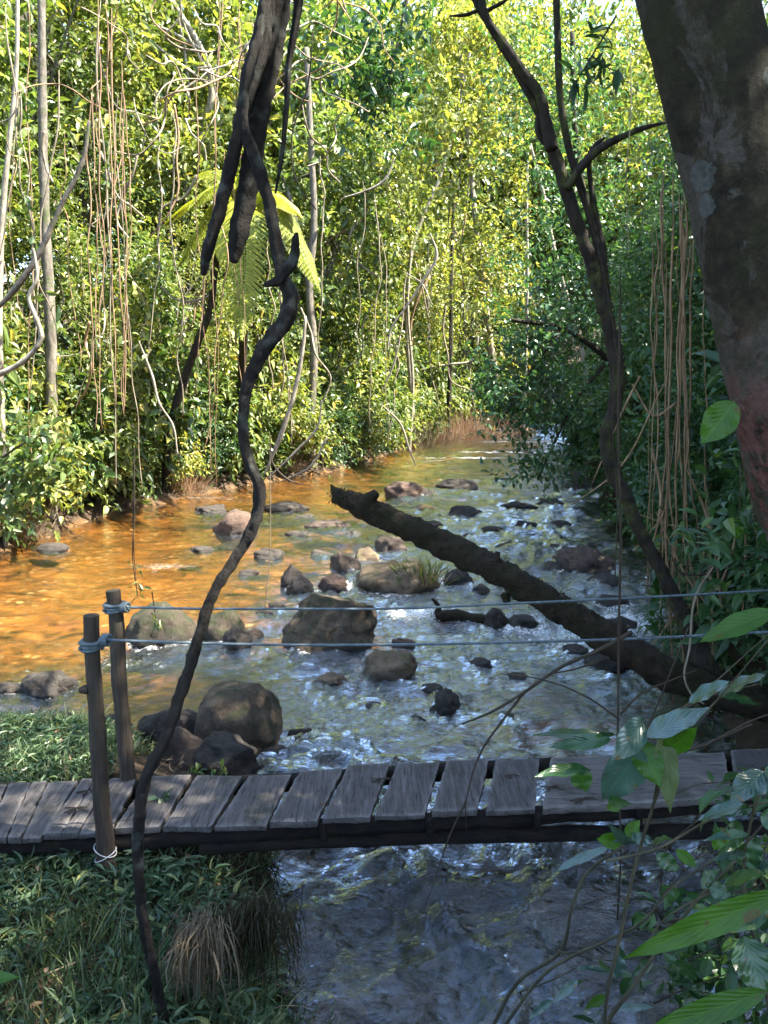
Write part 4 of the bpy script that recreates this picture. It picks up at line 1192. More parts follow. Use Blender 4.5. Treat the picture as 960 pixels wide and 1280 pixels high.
strand('bare_branch', 'branch', [(497, 198, 27), (482, 226, 27), (452, 243, 27), (430, 248, 27)], 5, 'bark_pale', 'short pale curved branch above the hook shaped one')
strand('bare_branch', 'branch', [(505, 340, 27), (525, 352, 27), (540, 380, 27)], 4, 'bark_pale', 'small pale twig crossing the hook shaped branch')
strand('forest_trunk', 'trunk', [(727, 448, 24), (708, 385, 24), (694, 310, 24), (680, 245, 24), (664, 180, 24)], 8, 'bark_pale', 'thin pale trunk leaning behind the slim dark tree', n=50)
strand('forest_trunk', 'trunk', [(657, 330, 25), (660, 260, 25), (658, 190, 25)], 6, 'bark_pale', 'thin upright pale trunk beside the leaning pale one')
strand('forest_trunk', 'trunk', [(520, 290, 30), (548, 220, 30), (575, 130, 30), (585, 60, 30)], 7, 'bark_pale', 'slender pale trunk leaning in the centre of the forest')
strand('forest_trunk', 'trunk', [(513, 480, 29), (514, 380, 29), (515, 300, 29)], 6, 'bark_pale', 'straight thin pale stem in the centre below the hooked branch')
strand('forest_trunk', 'trunk', [(560, 440, 31), (564, 330, 31), (566, 230, 31)], 8, 'bark_slim', 'dark thin trunk in the centre of the forest')
strand('bare_branch', 'branch', [(478, 492, 26), (492, 455, 26), (500, 420, 26)], 5, 'bark_pale', 'pale stem rising from the bank right of the creepers')
strand('bare_branch', 'branch', [(522, 582, 27), (512, 560, 27), (500, 530, 27), (478, 505, 27)], 5, 'bark_pale', 'dry pale branch drooping to the water at the bank corner')
strand('bare_branch', 'branch', [(388, 608, 20), (360, 600, 20), (343, 580, 20), (337, 545, 20)], 4, 'vine_dark', 'thin dark bare twig hooked over the water beside the liana')

def hang(px, y0, y1, D, w, mat, label, group, wob=6, drift=0, leafed=False):
    n = 12
    pts = []
    off = 0
    for k in range(n):
        t = k / (n - 1)
        off += rng.normal() * wob * .55 - off * .12
        pts.append((px + drift * t ** 1.6 + off, y0 + (y1 - y0) * t, D + rng.normal() * .03))
    o = strand('hanging_vine', 'vine', pts, w * .75, mat, label, group, n=48, seg=5, taper=.6)
    if leafed:
        q = np.array(pp(pts)); m = 34
        tt = rng.uniform(0, len(q) - 1.01, m); k0 = tt.astype(int); c0 = q[k0] + (q[k0 + 1] - q[k0]) * (tt - k0)[:, None]
        g = Geo(); sd_ = rng.normal(size=(m, 3)); LL = rng.uniform(.10, .24, m)
        leaves(g, c0 - np.array(o.location) + sd_ * .03, sd_ + (0, 0, -.5), UP + rng.normal(size=(m, 3)) * .5, LL, LL * .45)
        obj('foliage', g.mesh('foliage', False), M['leaf_a'], o)
    return o
for k in range(9):
    hang(rng.normal(142, 13), rng.uniform(-40, 130), rng.uniform(420, 580), rng.uniform(13, 14), rng.uniform(1.8, 3.4), 'vine_straw', 'reddish dry vine strand of the bundle near the grey trunk', 'dry vine bundle by the grey trunk', 4, 6)
for k in range(18):
    px = rng.uniform(0, 330)
    hang(px, rng.uniform(-60, 190), rng.uniform(380, 640), 12.5 + px * .02 + rng.uniform(0, 1.5), rng.uniform(1.6, 3.4), ('vine_pale', 'vine_straw')[k % 2], 'thin pale vine hanging before the sunlit bank', 'thin vines of the sunlit bank', 7, rng.normal() * 20, k % 3 == 0)
for k in range(12):
    px = rng.uniform(330, 600)
    hang(px, rng.uniform(150, 360), rng.uniform(430, 560), 24 + (px - 330) * .033, rng.uniform(1.6, 3.2), 'vine_pale', 'thin pale vine hanging in the middle of the sunlit forest', 'thin vines in the middle of the forest', 5, rng.normal() * 14, k % 3 == 0)
for k in range(34):                        # the tangle of bare twigs high over the bank
    a = rng.uniform(0, 6.28); x0, y0 = rng.uniform(110, 440), rng.uniform(-10, 150)
    pts = []
    L = rng.uniform(18, 34)
    for j in range(6):
        pts.append((x0, y0, 13.5 + rng.normal() * .3 + (x0 - 110) * .012)); x0 += math.cos(a) * L; y0 += math.sin(a) * L; a += rng.normal() * .5
    strand('tangled_twig', 'twig', pts, rng.uniform(1.8, 3.2), ('vine_pale', 'bark_pale', 'vine_straw')[k % 3], 'thin bare twig in the sunlit tangle high over the bank', 'tangled twigs over the bank', n=30, seg=5)
for k in range(26):
    px = rng.uniform(350, 640) if k % 2 else rng.uniform(-10, 330)
    D = shore_D(px) - rng.uniform(.3, 1.6)
    y0 = rng.uniform(120, 420); a = rng.uniform(1.0, 2.1); L = rng.uniform(20, 36)
    pts = []; x_ = px
    for j in range(rng.integers(4, 8)):
        pts.append((x_, y0, D + rng.normal() * .1)); x_ += math.cos(a) * L; y0 += math.sin(a) * L; a += rng.normal() * .45
    strand('bent_stem', 'stem', pts, rng.uniform(1.8, 4.2), ('bark_pale', 'vine_pale', 'vine_straw')[k % 3], 'pale bent stem caught in the leaves of the sunlit bank', 'pale bent stems of the sunlit bank', n=30, rough=.2, seg=6)
# long hair-thin threads before the water
strand('hanging_vine', 'vine', [(337, 540, 9), (338, 640, 9), (337, 700, 9), (330, 770, 9)], 1.6, 'vine_pale', 'hair thin pale vine hanging over the water beside the liana', n=30, seg=5)
strand('hanging_vine', 'vine', [(168, 560, 8.5), (168, 640, 8.5), (166, 700, 8.5), (172, 745, 8.5)], 1.8, 'vine_dark', 'thin vine with small leaves hanging above the rear post', n=30, seg=5)
DV = 3.6
strand('hanging_vine', 'vine', [(776, 330, DV), (774, 450, DV), (773, 560, DV), (776, 680, DV), (774, 760, DV), (773, 860, DV), (772, 940, DV), (776, 1060, DV), (772, 1150, DV)], 4.2, 'vine_dark', 'long thin dark vine hanging straight before the rapids', n=90, seg=6)
strand('hanging_vine', 'vine', [(768, 440, DV), (765, 520, DV), (771, 620, DV), (769, 720, DV)], 2.2, 'vine_dark', 'hair thin dark vine close beside the long straight one', n=50, seg=5)
strand('hanging_vine', 'vine', [(728, 240, 6), (752, 330, 6), (768, 420, 6), (778, 520, 6)], 2.2, 'vine_dark', 'thin dark vine slanting past the slim tree fork', n=50, seg=5)
strand('hanging_vine', 'vine', [(786, 30, 4), (789, 120, 4), (783, 230, 4), (786, 320, 4)], 1.6, 'vine_pale', 'fine vine hanging between the slim tree and the big trunk', n=40, seg=5)
strand('hanging_vine', 'vine', [(262, 330, 3.34), (256, 372, 3.34), (253, 420, 3.34)], 2.0, 'vine_dark', 'wisp of vine below the cut end of the liana strand', n=20, seg=5)
strand('hanging_vine', 'vine', [(392, 30, 5), (384, 110, 5), (365, 170, 5), (372, 230, 5), (395, 262, 5)], 2.6, 'vine_dark', 'thin dark looping vine right of the liana top', n=50, seg=5)

# the dry bundle on the shaded bank, and broken canes at its foot
for k in range(17):
    px = rng.normal(842, 22)
    hang(px, rng.uniform(190, 300), rng.uniform(640, 850), rng.uniform(7.2, 8.0), rng.uniform(1.3, 2.4) ** 1.8, 'vine_straw', 'dry straw coloured vine strand of the bundle beside the big trunk', 'dry vine bundle beside the big trunk', 5, rng.normal() * 14)
CANES = [[(740, 605), (785, 500), (800, 470)], [(700, 640), (770, 590), (830, 480)], [(792, 690), (830, 640), (836, 560)], [(806, 820), (850, 760), (905, 690)], [(820, 640), (858, 720), (895, 770)], [(845, 560), (882, 640), (905, 780)],
         [(790, 640), (850, 660), (905, 672)], [(850, 795), (868, 740), (880, 690)], [(868, 770), (900, 730), (925, 650)], [(880, 590), (886, 680), (893, 860)], [(838, 560), (832, 660), (838, 760), (842, 880)], [(848, 700), (852, 790), (858, 870)],
         [(930, 590), (932, 690), (928, 770)], [(812, 700), (826, 620), (815, 560)], [(790, 480), (820, 520), (850, 500)]]
for k, c in enumerate(CANES):
    strand('dry_cane', 'cane', [(a, b, 7.3 + .1 * (k % 4)) for a, b in c], rng.uniform(3, 5), 'vine_straw', 'broken dry cane caught at the foot of the vine bundle', 'broken dry canes', n=16, rough=.06)
strand('hanging_vine', 'vine', [(838, 690, 6.9), (850, 715, 6.9), (880, 718, 6.9), (925, 700, 6.9), (990, 678, 6.9)], 3, 'vine_dark', 'dark vine looping low behind the big trunk', n=40)
strand('hanging_vine', 'vine', [(842, 682, 6.9), (880, 672, 6.9), (920, 658, 6.9), (990, 635, 6.9)], 2.2, 'vine_dark', 'thin dark vine running level above the looping one', n=40)
strand('hanging_vine', 'vine', [(905, 690, 5.8), (870, 745, 5.8), (862, 810, 5.8), (856, 850, 5.8), (868, 872, 5.8), (880, 880, 5.8)], 3.5, 'vine_pale', 'grey vine looping over the root of the slim tree', n=40)
# dead twigs before the rapids
def twig(paths, label):
    q0 = P(*paths[0][0][0])
    g = Geo()
    for pts, w in paths:
        tube(g, pp(pts), [w / 2 * p[2] / F * (1 - .6 * k / (len(pts) - 1)) for k, p in enumerate(pts)], 12 + 6 * len(pts), 6, .12, 20, pts[0][0])
    o = obj('dead_branch', g.mesh('dead_branch', True, q0), M['vine_dark']); o.location = q0
    return tag(o, label, 'branch')
twig([([(790, 790, 4.0), (750, 812, 3.98), (705, 832, 3.95), (645, 872, 3.92), (610, 892, 3.9), (577, 905, 3.9)], 6), ([(760, 822, 3.98), (720, 836, 3.95), (690, 842, 3.92)], 3.5), ([(655, 866, 3.93), (625, 905, 3.9), (600, 942, 3.85), (586, 985, 3.8), (581, 1010, 3.8)], 4),
      ([(583, 1000, 3.8), (560, 1050, 3.75), (545, 1095, 3.72), (530, 1136, 3.7)], 3.2), ([(582, 1008, 3.8), (583, 1040, 3.78)], 2)], 'dark forked dead twig drooping before the rapids and bridge')
twig([([(775, 900, 3.6), (740, 875, 3.62), (705, 858, 3.65), (655, 845, 3.7), (625, 842, 3.7)], 3), ([(775, 893, 3.6), (800, 868, 3.6), (840, 850, 3.55), (870, 838, 3.5)], 3.2)], 'thin bare twigs branching off the straight hanging vine')
twig([([(820, 935, 2.6), (855, 938, 2.6), (895, 925, 2.55), (940, 905, 2.5)], 6), ([(845, 938, 2.6), (865, 915, 2.6), (872, 880, 2.6)], 3)], 'dark bare twig lying over the end of the wide board')

# ------------------------------------------------------------------ the tree fern
fl_ = P(312, 262, 22.6)
tf = empty('tree_fern', (fl_[0] - 1.2, fl_[1] + 4.2, float(ground_z([fl_[0] - 1.2], [fl_[1] + 4.2])[0])), 'bright yellow green tree fern with drooping fronds behind the liana', 'fern')
g = Geo()
tube(g, [np.array(tf.location) - (0, 0, .3), np.array(tf.location) + (.2, -.8, 2.6), fl_ + (-.3, 1.2, -1.4), fl_], [.16, .14, .13, .12], 40, 10, .15, 8, 1)
obj('trunk', g.mesh('trunk', True, tf.location), M['bark_slim'], tf)
def frond(tip, rise, wid, seed):
    tip = np.array(tip)
    d = tip - fl_
    pts = [fl_, fl_ + d * .3 + (0, 0, rise), fl_ + d * .68 + (0, 0, rise * .75), tip]
    c, _ = smooth_path(pts, [1] * 4, 61)
    t = np.gradient(c, axis=0); t = unit(t)
    rd = unit(np.array([d[0], d[1] - .6, 0])); side = unit(np.cross(t, UP * .6 + rd * .8)); nrm = np.cross(side, t)
    g = Geo()
    tube(g, pts, [.022, .018, .012, .006], 40, 5)
    for k in range(3, 60, 2):
        s = k / 60
        L = wid * math.sin(math.pi * min(1, .12 + s * .9) ** .8) ** .8
        for sg in (-1, 1):
            ax_ = unit(side[k] * sg + t[k] * .55 - nrm[k] * .12)
            m = 15
            uu = np.linspace(.08, 1, m)
            cc = c[k] + ax_ * (uu * L)[:, None] - UP * (uu ** 2 * L * .22)[:, None]
            for s2 in (-1, 1):
                dd = np.repeat((unit(t[k] * s2 + ax_ * .5))[None], m, 0)
                l2 = .115 * (1 - uu * .65)
                leaves(g, cc, dd, np.repeat(nrm[k][None], m, 0) + rng.normal(size=(m, 3)) * .1, l2, l2 * .8)
    obj('frond', g.mesh('frond', False, tf.location), M['fern'], tf)
for tp, rise, wid in (((303, 426, 19.4), .9, .66), ((222, 335, 21.5), .8, .62), ((200, 286, 22.8), .7, .62), ((240, 222, 23.8), .6, .58), ((376, 270, 21.9), .5, .58), ((400, 364, 21.6), .9, .66), ((276, 330, 20.6), .6, .58), ((236, 262, 21.3), .7, .58)):
    frond(P(*tp), rise, wid, tp[0])

# ------------------------------------------------------------------ leafy branches seen before the forest
def leafy(name, cat, stems, cents, per, L, spread, lm, sm, label, hang_=.3, wr=.45, group=None):
    """stems: list of (points, width px); cents: places of leaf sprays (px, py, distance)"""
    o0 = P(*stems[0][0][0])
    e = empty(name, o0, label, cat, group)
    g = Geo()
    for pts, wd in stems:
        tube(g, pp(pts), [wd / 2 * p[2] / F * (1 - .6 * k / (len(pts) - 1)) for k, p in enumerate(pts)], 10 + 6 * len(pts), 7, .1, 8, pts[0][0])
    obj('stem', g.mesh('stem', True, o0), M[sm], e)
    g = Geo()
    cc = np.array(pp(cents))
    sprays(g, cc, unit(rng.normal(size=cc.shape) + (0, -.4, .2)), per, L, spread, hang_, None, wr)
    obj('foliage', g.mesh('foliage', False, o0), M[lm], e)
    return e
def blob(cx, cy, sx, sy, D, n, sd=.5):
    return [(rng.normal(cx, sx), rng.normal(cy, sy), D + rng.normal() * sd) for _ in range(n)]
leafy('overhanging_tree', 'tree', [([(830, 600, 19), (800, 520, 18.5), (760, 450, 18), (700, 410, 17.5), (640, 400, 17)], 12), ([(760, 450, 18), (720, 500, 17.6), (690, 560, 17.2), (672, 600, 17)], 6), ([(700, 410, 17.5), (660, 470, 17.2), (630, 520, 17)], 5)],
      blob(665, 430, 32, 38, 17.5, 60) + blob(640, 500, 22, 26, 17.2, 36) + blob(700, 500, 32, 40, 17.8, 50) + blob(675, 580, 22, 14, 17, 18) + blob(700, 340, 34, 50, 19, 50), 20, .17, .34, 'leaf_d', 'bark_slim',
      'leafy tree limb arching out low over the far water from the shaded bank')
leafy('overhanging_tree', 'tree', [([(790, 560, 22), (770, 420, 22), (740, 300, 22), (720, 180, 22), (715, 40, 22)], 14)],
      blob(720, 260, 50, 70, 21, 90, .9) + blob(770, 400, 40, 80, 20, 70, .9) + blob(700, 110, 50, 60, 21, 80, .9), 22, .17, .40, 'leaf_d', 'bark_slim',
      'tall dark leafed tree of the shaded bank rising behind the slim tree')
leafy('overhanging_tree', 'tree', [([(620, 480, 33), (600, 330, 33), (585, 180, 33), (570, 20, 33)], 9)],
      blob(600, 330, 34, 60, 32, 60, .8) + blob(560, 180, 46, 60, 32, 70, .8) + blob(620, 130, 40, 60, 32, 60, .8) + blob(580, 30, 60, 30, 32, 50, .8), 24, .32, .6, 'leaf_b', 'bark_pale',
      'pale sunlit tree in the centre straight above the river bend')
leafy('leaning_bush', 'bush', [([(-30, 640, 10.5), (10, 600, 10.5), (50, 575, 10.4), (80, 560, 10.3)], 5), ([(-30, 600, 10.5), (20, 560, 10.5), (60, 540, 10.4)], 4)],
      blob(30, 560, 26, 20, 10.5, 20, .2) + blob(55, 590, 20, 16, 10.4, 14, .2) + blob(10, 630, 12, 16, 10.4, 8, .2), 9, .20, .20, 'leaf_a', 'stem_green', 'sunlit leafy branch jutting in at the photo edge above the brown bank')
leafy('leaning_bush', 'bush', [([(520, -60, 20), (500, 40, 20), (480, 130, 20)], 4)], blob(480, 130, 26, 40, 20, 34, .5) + blob(455, 60, 40, 34, 20, 26, .5) + blob(500, 30, 30, 30, 20, 16, .5), 14, .28, .45, 'leaf_c', 'vine_dark', 'dark leafed branch in shade at the top centre of the forest')
leafy('leaning_bush', 'bush', [([(770, 20, 5), (740, 70, 5), (715, 110, 5)], 2.5), ([(740, 70, 5), (760, 85, 5), (775, 90, 5)], 2)], [(735, 85, 5), (752, 78, 5), (722, 98, 5), (768, 88, 5), (745, 60, 5)], 8, .13, .13, 'leaf_c', 'vine_dark', 'dark narrow leaved sprig hanging by the slim tree top', .5, .28)
leafy('hanging_sprig', 'sprig', [([(168, 560, 8.5), (168, 700, 8.5), (172, 745, 8.5)], 1.6)], [(170, 710, 8.5), (176, 736, 8.5), (166, 742, 8.5)], 6, .10, .07, 'leaf_a', 'vine_dark', 'small leafy sprig dangling above the rear post', .5, .3)
leafy('hanging_sprig', 'sprig', [([(190, 740, 8), (193, 762, 8), (196, 785, 8)], 1.6)], [(192, 772, 8), (196, 780, 8)], 6, .11, .06, 'leaf_a', 'vine_dark', 'small leafy sprig before the mossy green boulder', .4, .3)
leafy('weed_clump', 'weed', [([(880, 720, 9), (890, 640, 9), (880, 560, 9)], 4)], blob(880, 600, 40, 60, 9.3, 60, .4) + blob(840, 520, 30, 40, 9.6, 40, .4) + blob(930, 720, 30, 40, 8.6, 30, .4), 18, .12, .2, 'leaf_c', 'stem_green', 'shady bush behind the dry vine bundle')

# ------------------------------------------------------------------ grass of the near bank
def scatter(n, x0, x1, y0, y1, sd0, sd1, zmax=9):
    x = rng.uniform(x0, x1, n); y = rng.uniform(y0, y1, n)
    s = river_sd(x, y)
    k = (s > sd0) & (s < sd1)
    x, y = x[k], y[k]
    return np.stack([x, y, ground_z(x, y)], 1)
g = Geo()
b = scatter(42000, -4.4, .4, 2.3, 7.6, .0, 9)
dn = pn(b * 1.3 + 5)
b = b[dn + rng.normal(size=len(b)) * .3 > -.55]
b = b[(b[:, 1] < 5.1) | (b[:, 0] < -2.15 + .3 * pn(b * 2))]
keep = ~((b[:, 1] > 4.35) & (b[:, 1] < 5.1) & (b[:, 2] > .35))
b = b[keep | (rng.random(len(b)) < .3)]
n = len(b)
hgt = rng.uniform(.05, .19, n) * (1 + .5 * pn(b * 1.7))
under = (b[:, 1] > 4.0) & (b[:, 1] < 5.3)
hgt = np.where(under, np.minimum(hgt, .13), hgt)
lean = rng.normal(size=(n, 3)) * (.09, .09, .02)
blades(g, b - (0, 0, .02), b + lean + np.stack([hgt * 0, hgt * 0, hgt], 1), rng.uniform(.004, .010, n), np.stack([lean[:, 0] * .4, lean[:, 1] * .4, hgt * .6], 1))
tag(obj('grass', g.mesh('grass', False), M['grass']), kind='stuff')
g = Geo()
b = scatter(9000, -4.4, .3, 2.3, 7.5, .03, 9)
b = b[(pn(b * 1.6 + 2) + rng.normal(size=len(b)) * .3) > -.30]
b = b[~((b[:, 1] > 4.3) & (b[:, 1] < 5.15))]
b = b[(b[:, 1] < 5.1) | (b[:, 0] < -2.2 + .3 * pn(b * 2))]
n = len(b)
per = 5
bb = np.repeat(b, per, 0)
d = rng.normal(size=(n * per, 3)); d[:, 2] = np.abs(d[:, 2]) * .35
LL = rng.uniform(.04, .12, n * per)
leaves(g, bb + np.stack([d[:, 0] * .01, d[:, 1] * .01, rng.uniform(.03, .13, n * per)], 1), d, UP + rng.normal(size=(n * per, 3)) * .4, LL, LL * rng.uniform(.14, .30, n * per))
tag(obj('undergrowth', g.mesh('undergrowth', False), M['weed']), kind='stuff')
g = Geo()
b = scatter(1500, -4.4, .3, 2.3, 7.4, .02, 9)
n = len(b); d = rng.normal(size=(n, 3)) * (.16, .16, .03) + (0, 0, .05)
blades(g, b + (0, 0, .05), b + (0, 0, .06) + d, rng.uniform(.002, .006, n), rng.normal(size=(n, 3)) * .03)
tag(obj('dead_grass', g.mesh('dead_grass', False), M['straw']), kind='stuff')
# dark hanging grass along the cut edge of the near bank
g = Geo()
b = scatter(9000, -1.6, .6, 2.6, 6.4, -.02, .22)
n = len(b)
out = np.stack([np.full(n, .12), -.05 + 0 * b[:, 0], -rng.uniform(.10, .40, n)], 1) * rng.uniform(.5, 1.2, (n, 1))
blades(g, b, b + out + rng.normal(size=(n, 3)) * .07, rng.uniform(.003, .009, n), np.stack([np.full(n, .05), 0 * b[:, 0], np.full(n, .12)], 1))
tag(obj('overhanging_grass', g.mesh('overhanging_grass', False), M['dgrass']), kind='stuff')
# the straw tuft
def tuft(name, apex, n, wid, L, mat, label, cat, up=.1):
    g = Geo()
    ap = np.array(apex)
    b = ap + rng.normal(size=(n, 3)) * (wid * .22, .06, .02)
    side = (b[:, 0] - ap[0]) * .3
    top = b + np.stack([side + rng.normal(size=n) * .045, -.08 + rng.normal(size=n) * .05, -L * rng.uniform(.15, 1.1, n)], 1)
    blades(g, b, top, rng.uniform(.003, .009, n), np.stack([side * .5 + rng.normal(size=n) * .05, rng.normal(-.10, .05, n), rng.normal(up, .07, n)], 1))
    o = obj(name, g.mesh(name, False, ap), M[mat]); o.location = ap
    return tag(o, label, cat)
tuft('dry_grass_tuft', P(252, 1152, 3.34), 260, .24, .44, 'straw', 'pale dry straw tuft drooping down the near bank', 'grass tuft')
tuft('dry_grass_tuft', P(318, 1130, 3.62), 420, .36, .40, 'dgrass', 'dark matted grass tuft drooping at the bank corner beside the water', 'grass tuft')
def upright(name, at, n, wid, L, mat, label):
    g = Geo(); at = np.array(at)
    b = at + rng.normal(size=(n, 3)) * (wid * .5, wid * .4, .0)
    ln = rng.normal(size=(n, 3)) * (.35 * L, .3 * L, 0) + (b - at) * .6
    h = L * rng.uniform(.4, 1.1, n)
    blades(g, b, b + ln + np.stack([0 * h, 0 * h, h], 1), rng.uniform(.008, .018, n), ln * .3 + np.stack([0 * h, 0 * h, h * .5], 1))
    o = obj(name, g.mesh(name, False, at), M[mat]); o.location = at
    return tag(o, label, 'grass tuft')
gi = GW(527, 744); upright('grass_tuft', gi + (0, .35, .12), 170, .34, .42, 'leaf_b', 'yellow green grass tuft growing on the sandy islet')
upright('dry_grass_tuft', gi + (.1, .2, .10), 60, .22, .36, 'straw', 'dry pale blades mixed into the grass on the sandy islet')
gi = P(492, 975, 5.0)
leafy('weed_sprout', 'weed', [([(245, 975, 5.05), (246, 962, 5.05)], 3)], [(247, 964, 5.05), (243, 966, 5.05)], 6, .07, .03, 'leaf_a', 'stem_green', 'bright green weed sprouting behind the planks by the liana', -.4)
leafy('weed_sprout', 'weed', [([(275, 972, 5.05), (280, 966, 5.05)], 3)], [(280, 966, 5.05), (268, 968, 5.05)], 8, .07, .05, 'leaf_a', 'stem_green', 'low green weed on the rock edge right of the bright sprout', 0)
leafy('weed_sprout', 'weed', [([(205, 1004, 4.6), (206, 994, 4.6)], 3)], [(206, 996, 4.6), (200, 998, 4.6)], 5, .08, .03, 'weed', 'stem_green', 'small leaf rosette growing up between two planks beside the liana', 0)
# brown exposed soil, roots and dry leaves along the far bank
g = Geo()
b = scatter(26000, -9.5, 8, 9, 60, -.05, .9)
b = b[(pn(b * .7 + 3) + rng.normal(size=len(b)) * .3) > .0]
n = len(b)
d = rng.normal(size=(n, 3)); d[:, 2] *= .3
LL = rng.uniform(.08, .2, n)
leaves(g, b + (0, 0, .03), d, UP + rng.normal(size=(n, 3)) * .5, LL, LL * .4)
b = scatter(900, -4.4, .2, 2.3, 7.4, .02, 9)
n = len(b); d = rng.normal(size=(n, 3)); d[:, 2] *= .3; LL = rng.uniform(.03, .09, n)
leaves(g, b + np.stack([0 * LL, 0 * LL, rng.uniform(.02, .10, n)], 1), d, UP + rng.normal(size=(n, 3)) * .5, LL, LL * .4)
tag(obj('leaf_litter', g.mesh('leaf_litter', False), M['dry']), kind='stuff')
for k, (px, py, D, L, m, lab) in enumerate([(20, 690, 14.6, .7, 'straw', 'dry grass hanging at the brown bank by the photo edge'), (555, 490, 38, 2.0, 'dry', 'big brown dry grass clump at the corner of the far bank'), (600, 470, 42, 2.2, 'dry', 'reddish dry thicket at the far bend'),
                                            (620, 500, 43, 1.6, 'straw', 'pale dry grass on the far bend bank'), (535, 480, 38, 1.6, 'straw', 'pale dry grass beside the big brown clump at the bank corner'), (585, 500, 42, 1.8, 'dry', 'low reddish dry grass at the water of the far bend'), (575, 440, 41, 2.4, 'straw', 'tall pale dry thicket above the far bend'), (360, 590, 22.4, .6, 'straw', 'pale dry grass at the waterline behind the liana'), (230, 600, 19, .7, 'dry', 'brown dead leaves heaped at the waterline by the liana')]):
    D = max(D, shore_D(px) + .35)
    q = P(px, py, D); q[2] = float(ground_z([q[0]], [q[1]])[0])
    upright('dry_grass_tuft', q, 260, L * .8, L, m, lab)

# ------------------------------------------------------------------ broad leaved plants by the camera
def broad(name, base_, tip_, wpx, mat, parent, off, curl=.12, face=None, wave=.05, fold=.18):
    """one broad leaf from base to tip (px, py, distance), wpx wide in the photograph"""
    b, t = P(*base_), P(*tip_)
    L = np.linalg.norm(t - b)
    wd = wpx * (base_[2] + tip_[2]) / 2 / F
    d = unit(t - b)
    f = np.array(face if face is not None else (0, -.6, .8), float)
    s = unit(np.cross(d, f)); nn = np.cross(s, d)
    if nn @ f < 0: nn = -nn
    nu, nv = 9, 22
    u = np.linspace(-1, 1, nu); v = np.linspace(0, 1, nv)
    U, Vv = np.meshgrid(u, v)
    prof = np.sin(np.pi * np.clip(Vv, 0, 1) ** .82) ** .75 * (1 - .35 * Vv ** 3)
    prof = prof * (1 - .5 * sstep(.82, 1, Vv)) / prof.max()
    ph = rng.uniform(0, 6)
    sid = U * prof * wd / 2
    hgt = fold * np.abs(sid) - curl * L * (Vv ** 2) + curl * L * Vv * .9 + wave * wd * np.sin(Vv * 17 + ph + U * 1.5) * np.abs(U)
    V = b + d * (Vv * L)[..., None] + s * sid[..., None] + nn * hgt[..., None]
    V = V.reshape(-1, 3)
    i = (np.arange(nv - 1)[:, None] * nu + np.arange(nu - 1)[None]).ravel()
    Q = np.stack([i, i + 1, i + nu + 1, i + nu], 1)
    me = mesh(name, V - np.asarray(off), [Q])
    uv = me.uv_layers.new(name='UVMap')
    vi = np.zeros(len(me.loops), np.int32); me.loops.foreach_get('vertex_index', vi)
    UV = np.stack([(U.ravel() + 1) / 2, Vv.ravel()], 1)[vi]
    uv.data.foreach_set('uv', UV.astype(np.float32).ravel())
    return obj(name, me, M[mat], parent)

def rooted(pts):
    q = pp(pts)
    if pts[0][1] >= 1270 and 700 < pts[0][0]:
        a = q[0]
        q = [np.array([a[0] + .25, a[1] - .15, float(ground_z([a[0] + .25], [a[1] - .15])[0]) - .05]), a + (.1, -.06, -.3)] + q
    return q
def shrub(name, label, stems, lvs, smat='stem_green', cat='plant'):
    o0 = P(*stems[0][0][0])
    e = empty(name, o0, label, cat)
    for pts, wd in stems:
        g = Geo()
        rr_ = [wd * .72 / 2 * p[2] / F * (1 - .5 * k / (len(pts) - 1)) for k, p in enumerate(pts)]
        q_ = rooted(pts)
        tube(g, q_, [rr_[0]] * (len(q_) - len(pts)) + rr_, 20 + 8 * len(pts), 8, .1, 25, pts[0][0])
        obj('stem', g.mesh('stem', True, o0), M[smat], e)
    for (b, t, wpx, m, *rest) in lvs:
        broad('leaf', b, t, wpx, m, e, o0, *rest)
    return e
S_, G_, L_, O_ = 'big_leaf_sky', 'big_leaf', 'big_leaf_lit', 'big_leaf_old'
D1 = 2.0
def at(D, *ls):
    """leaves given as (bx, by, tx, ty, width, material[, curl, face])"""
    return [((a, b, D + rng.uniform(-.05, .05)), (c, d, D + rng.uniform(-.12, .02)), w, m, *r) for a, b, c, d, w, m, *r in ls]
UPF = (0, -.35, .95); FRO = (0, -1, .35); SID = (-.6, -.6, .5)
shrub('broad_leaved_shrub', 'shrub with big blue sheened and green leaves held over the wide board',
      [([(757, 1290, 2.1), (775, 1170, 2.1), (800, 1060, 2.08), (818, 1000, 2.05), (824, 945, 2.02), (822, 905, 2.0)], 8), ([(815, 1010, 2.05), (850, 930, 2.0), (905, 865, 1.98), (960, 800, 1.95)], 5), ([(822, 905, 2.0), (860, 880, 2.0), (930, 820, 1.98), (985, 770, 1.95)], 3.5),
       ([(822, 940, 2.0), (790, 925, 2.0), (765, 922, 2.0)], 3)],
      at(D1, (802, 935, 752, 1002, 52, S_, .05, FRO), (806, 900, 764, 952, 38, S_, .06, FRO), (797, 925, 826, 985, 40, L_, .06, FRO), (828, 915, 838, 1016, 32, O_, .05, FRO), (808, 922, 888, 884, 36, S_, .08, UPF), (830, 942, 872, 908, 30, L_, .04, FRO),
         (862, 878, 915, 850, 26, S_, .1, UPF), (768, 918, 742, 922, 12, G_, .1, UPF), (764, 923, 666, 918, 20, G_, .16, UPF), (764, 924, 686, 934, 22, G_, .1, SID), (765, 920, 680, 932, 8, S_, .1, UPF), (738, 962, 668, 970, 24, G_, .15, UPF), (722, 964, 734, 990, 30, L_, .05, FRO),
         (775, 1002, 758, 1012, 18, L_, .05, FRO), (898, 870, 960, 842, 30, S_, .1, UPF), (905, 872, 950, 880, 22, G_, .1, UPF), (760, 1000, 790, 1005, 14, G_, .1, FRO)))
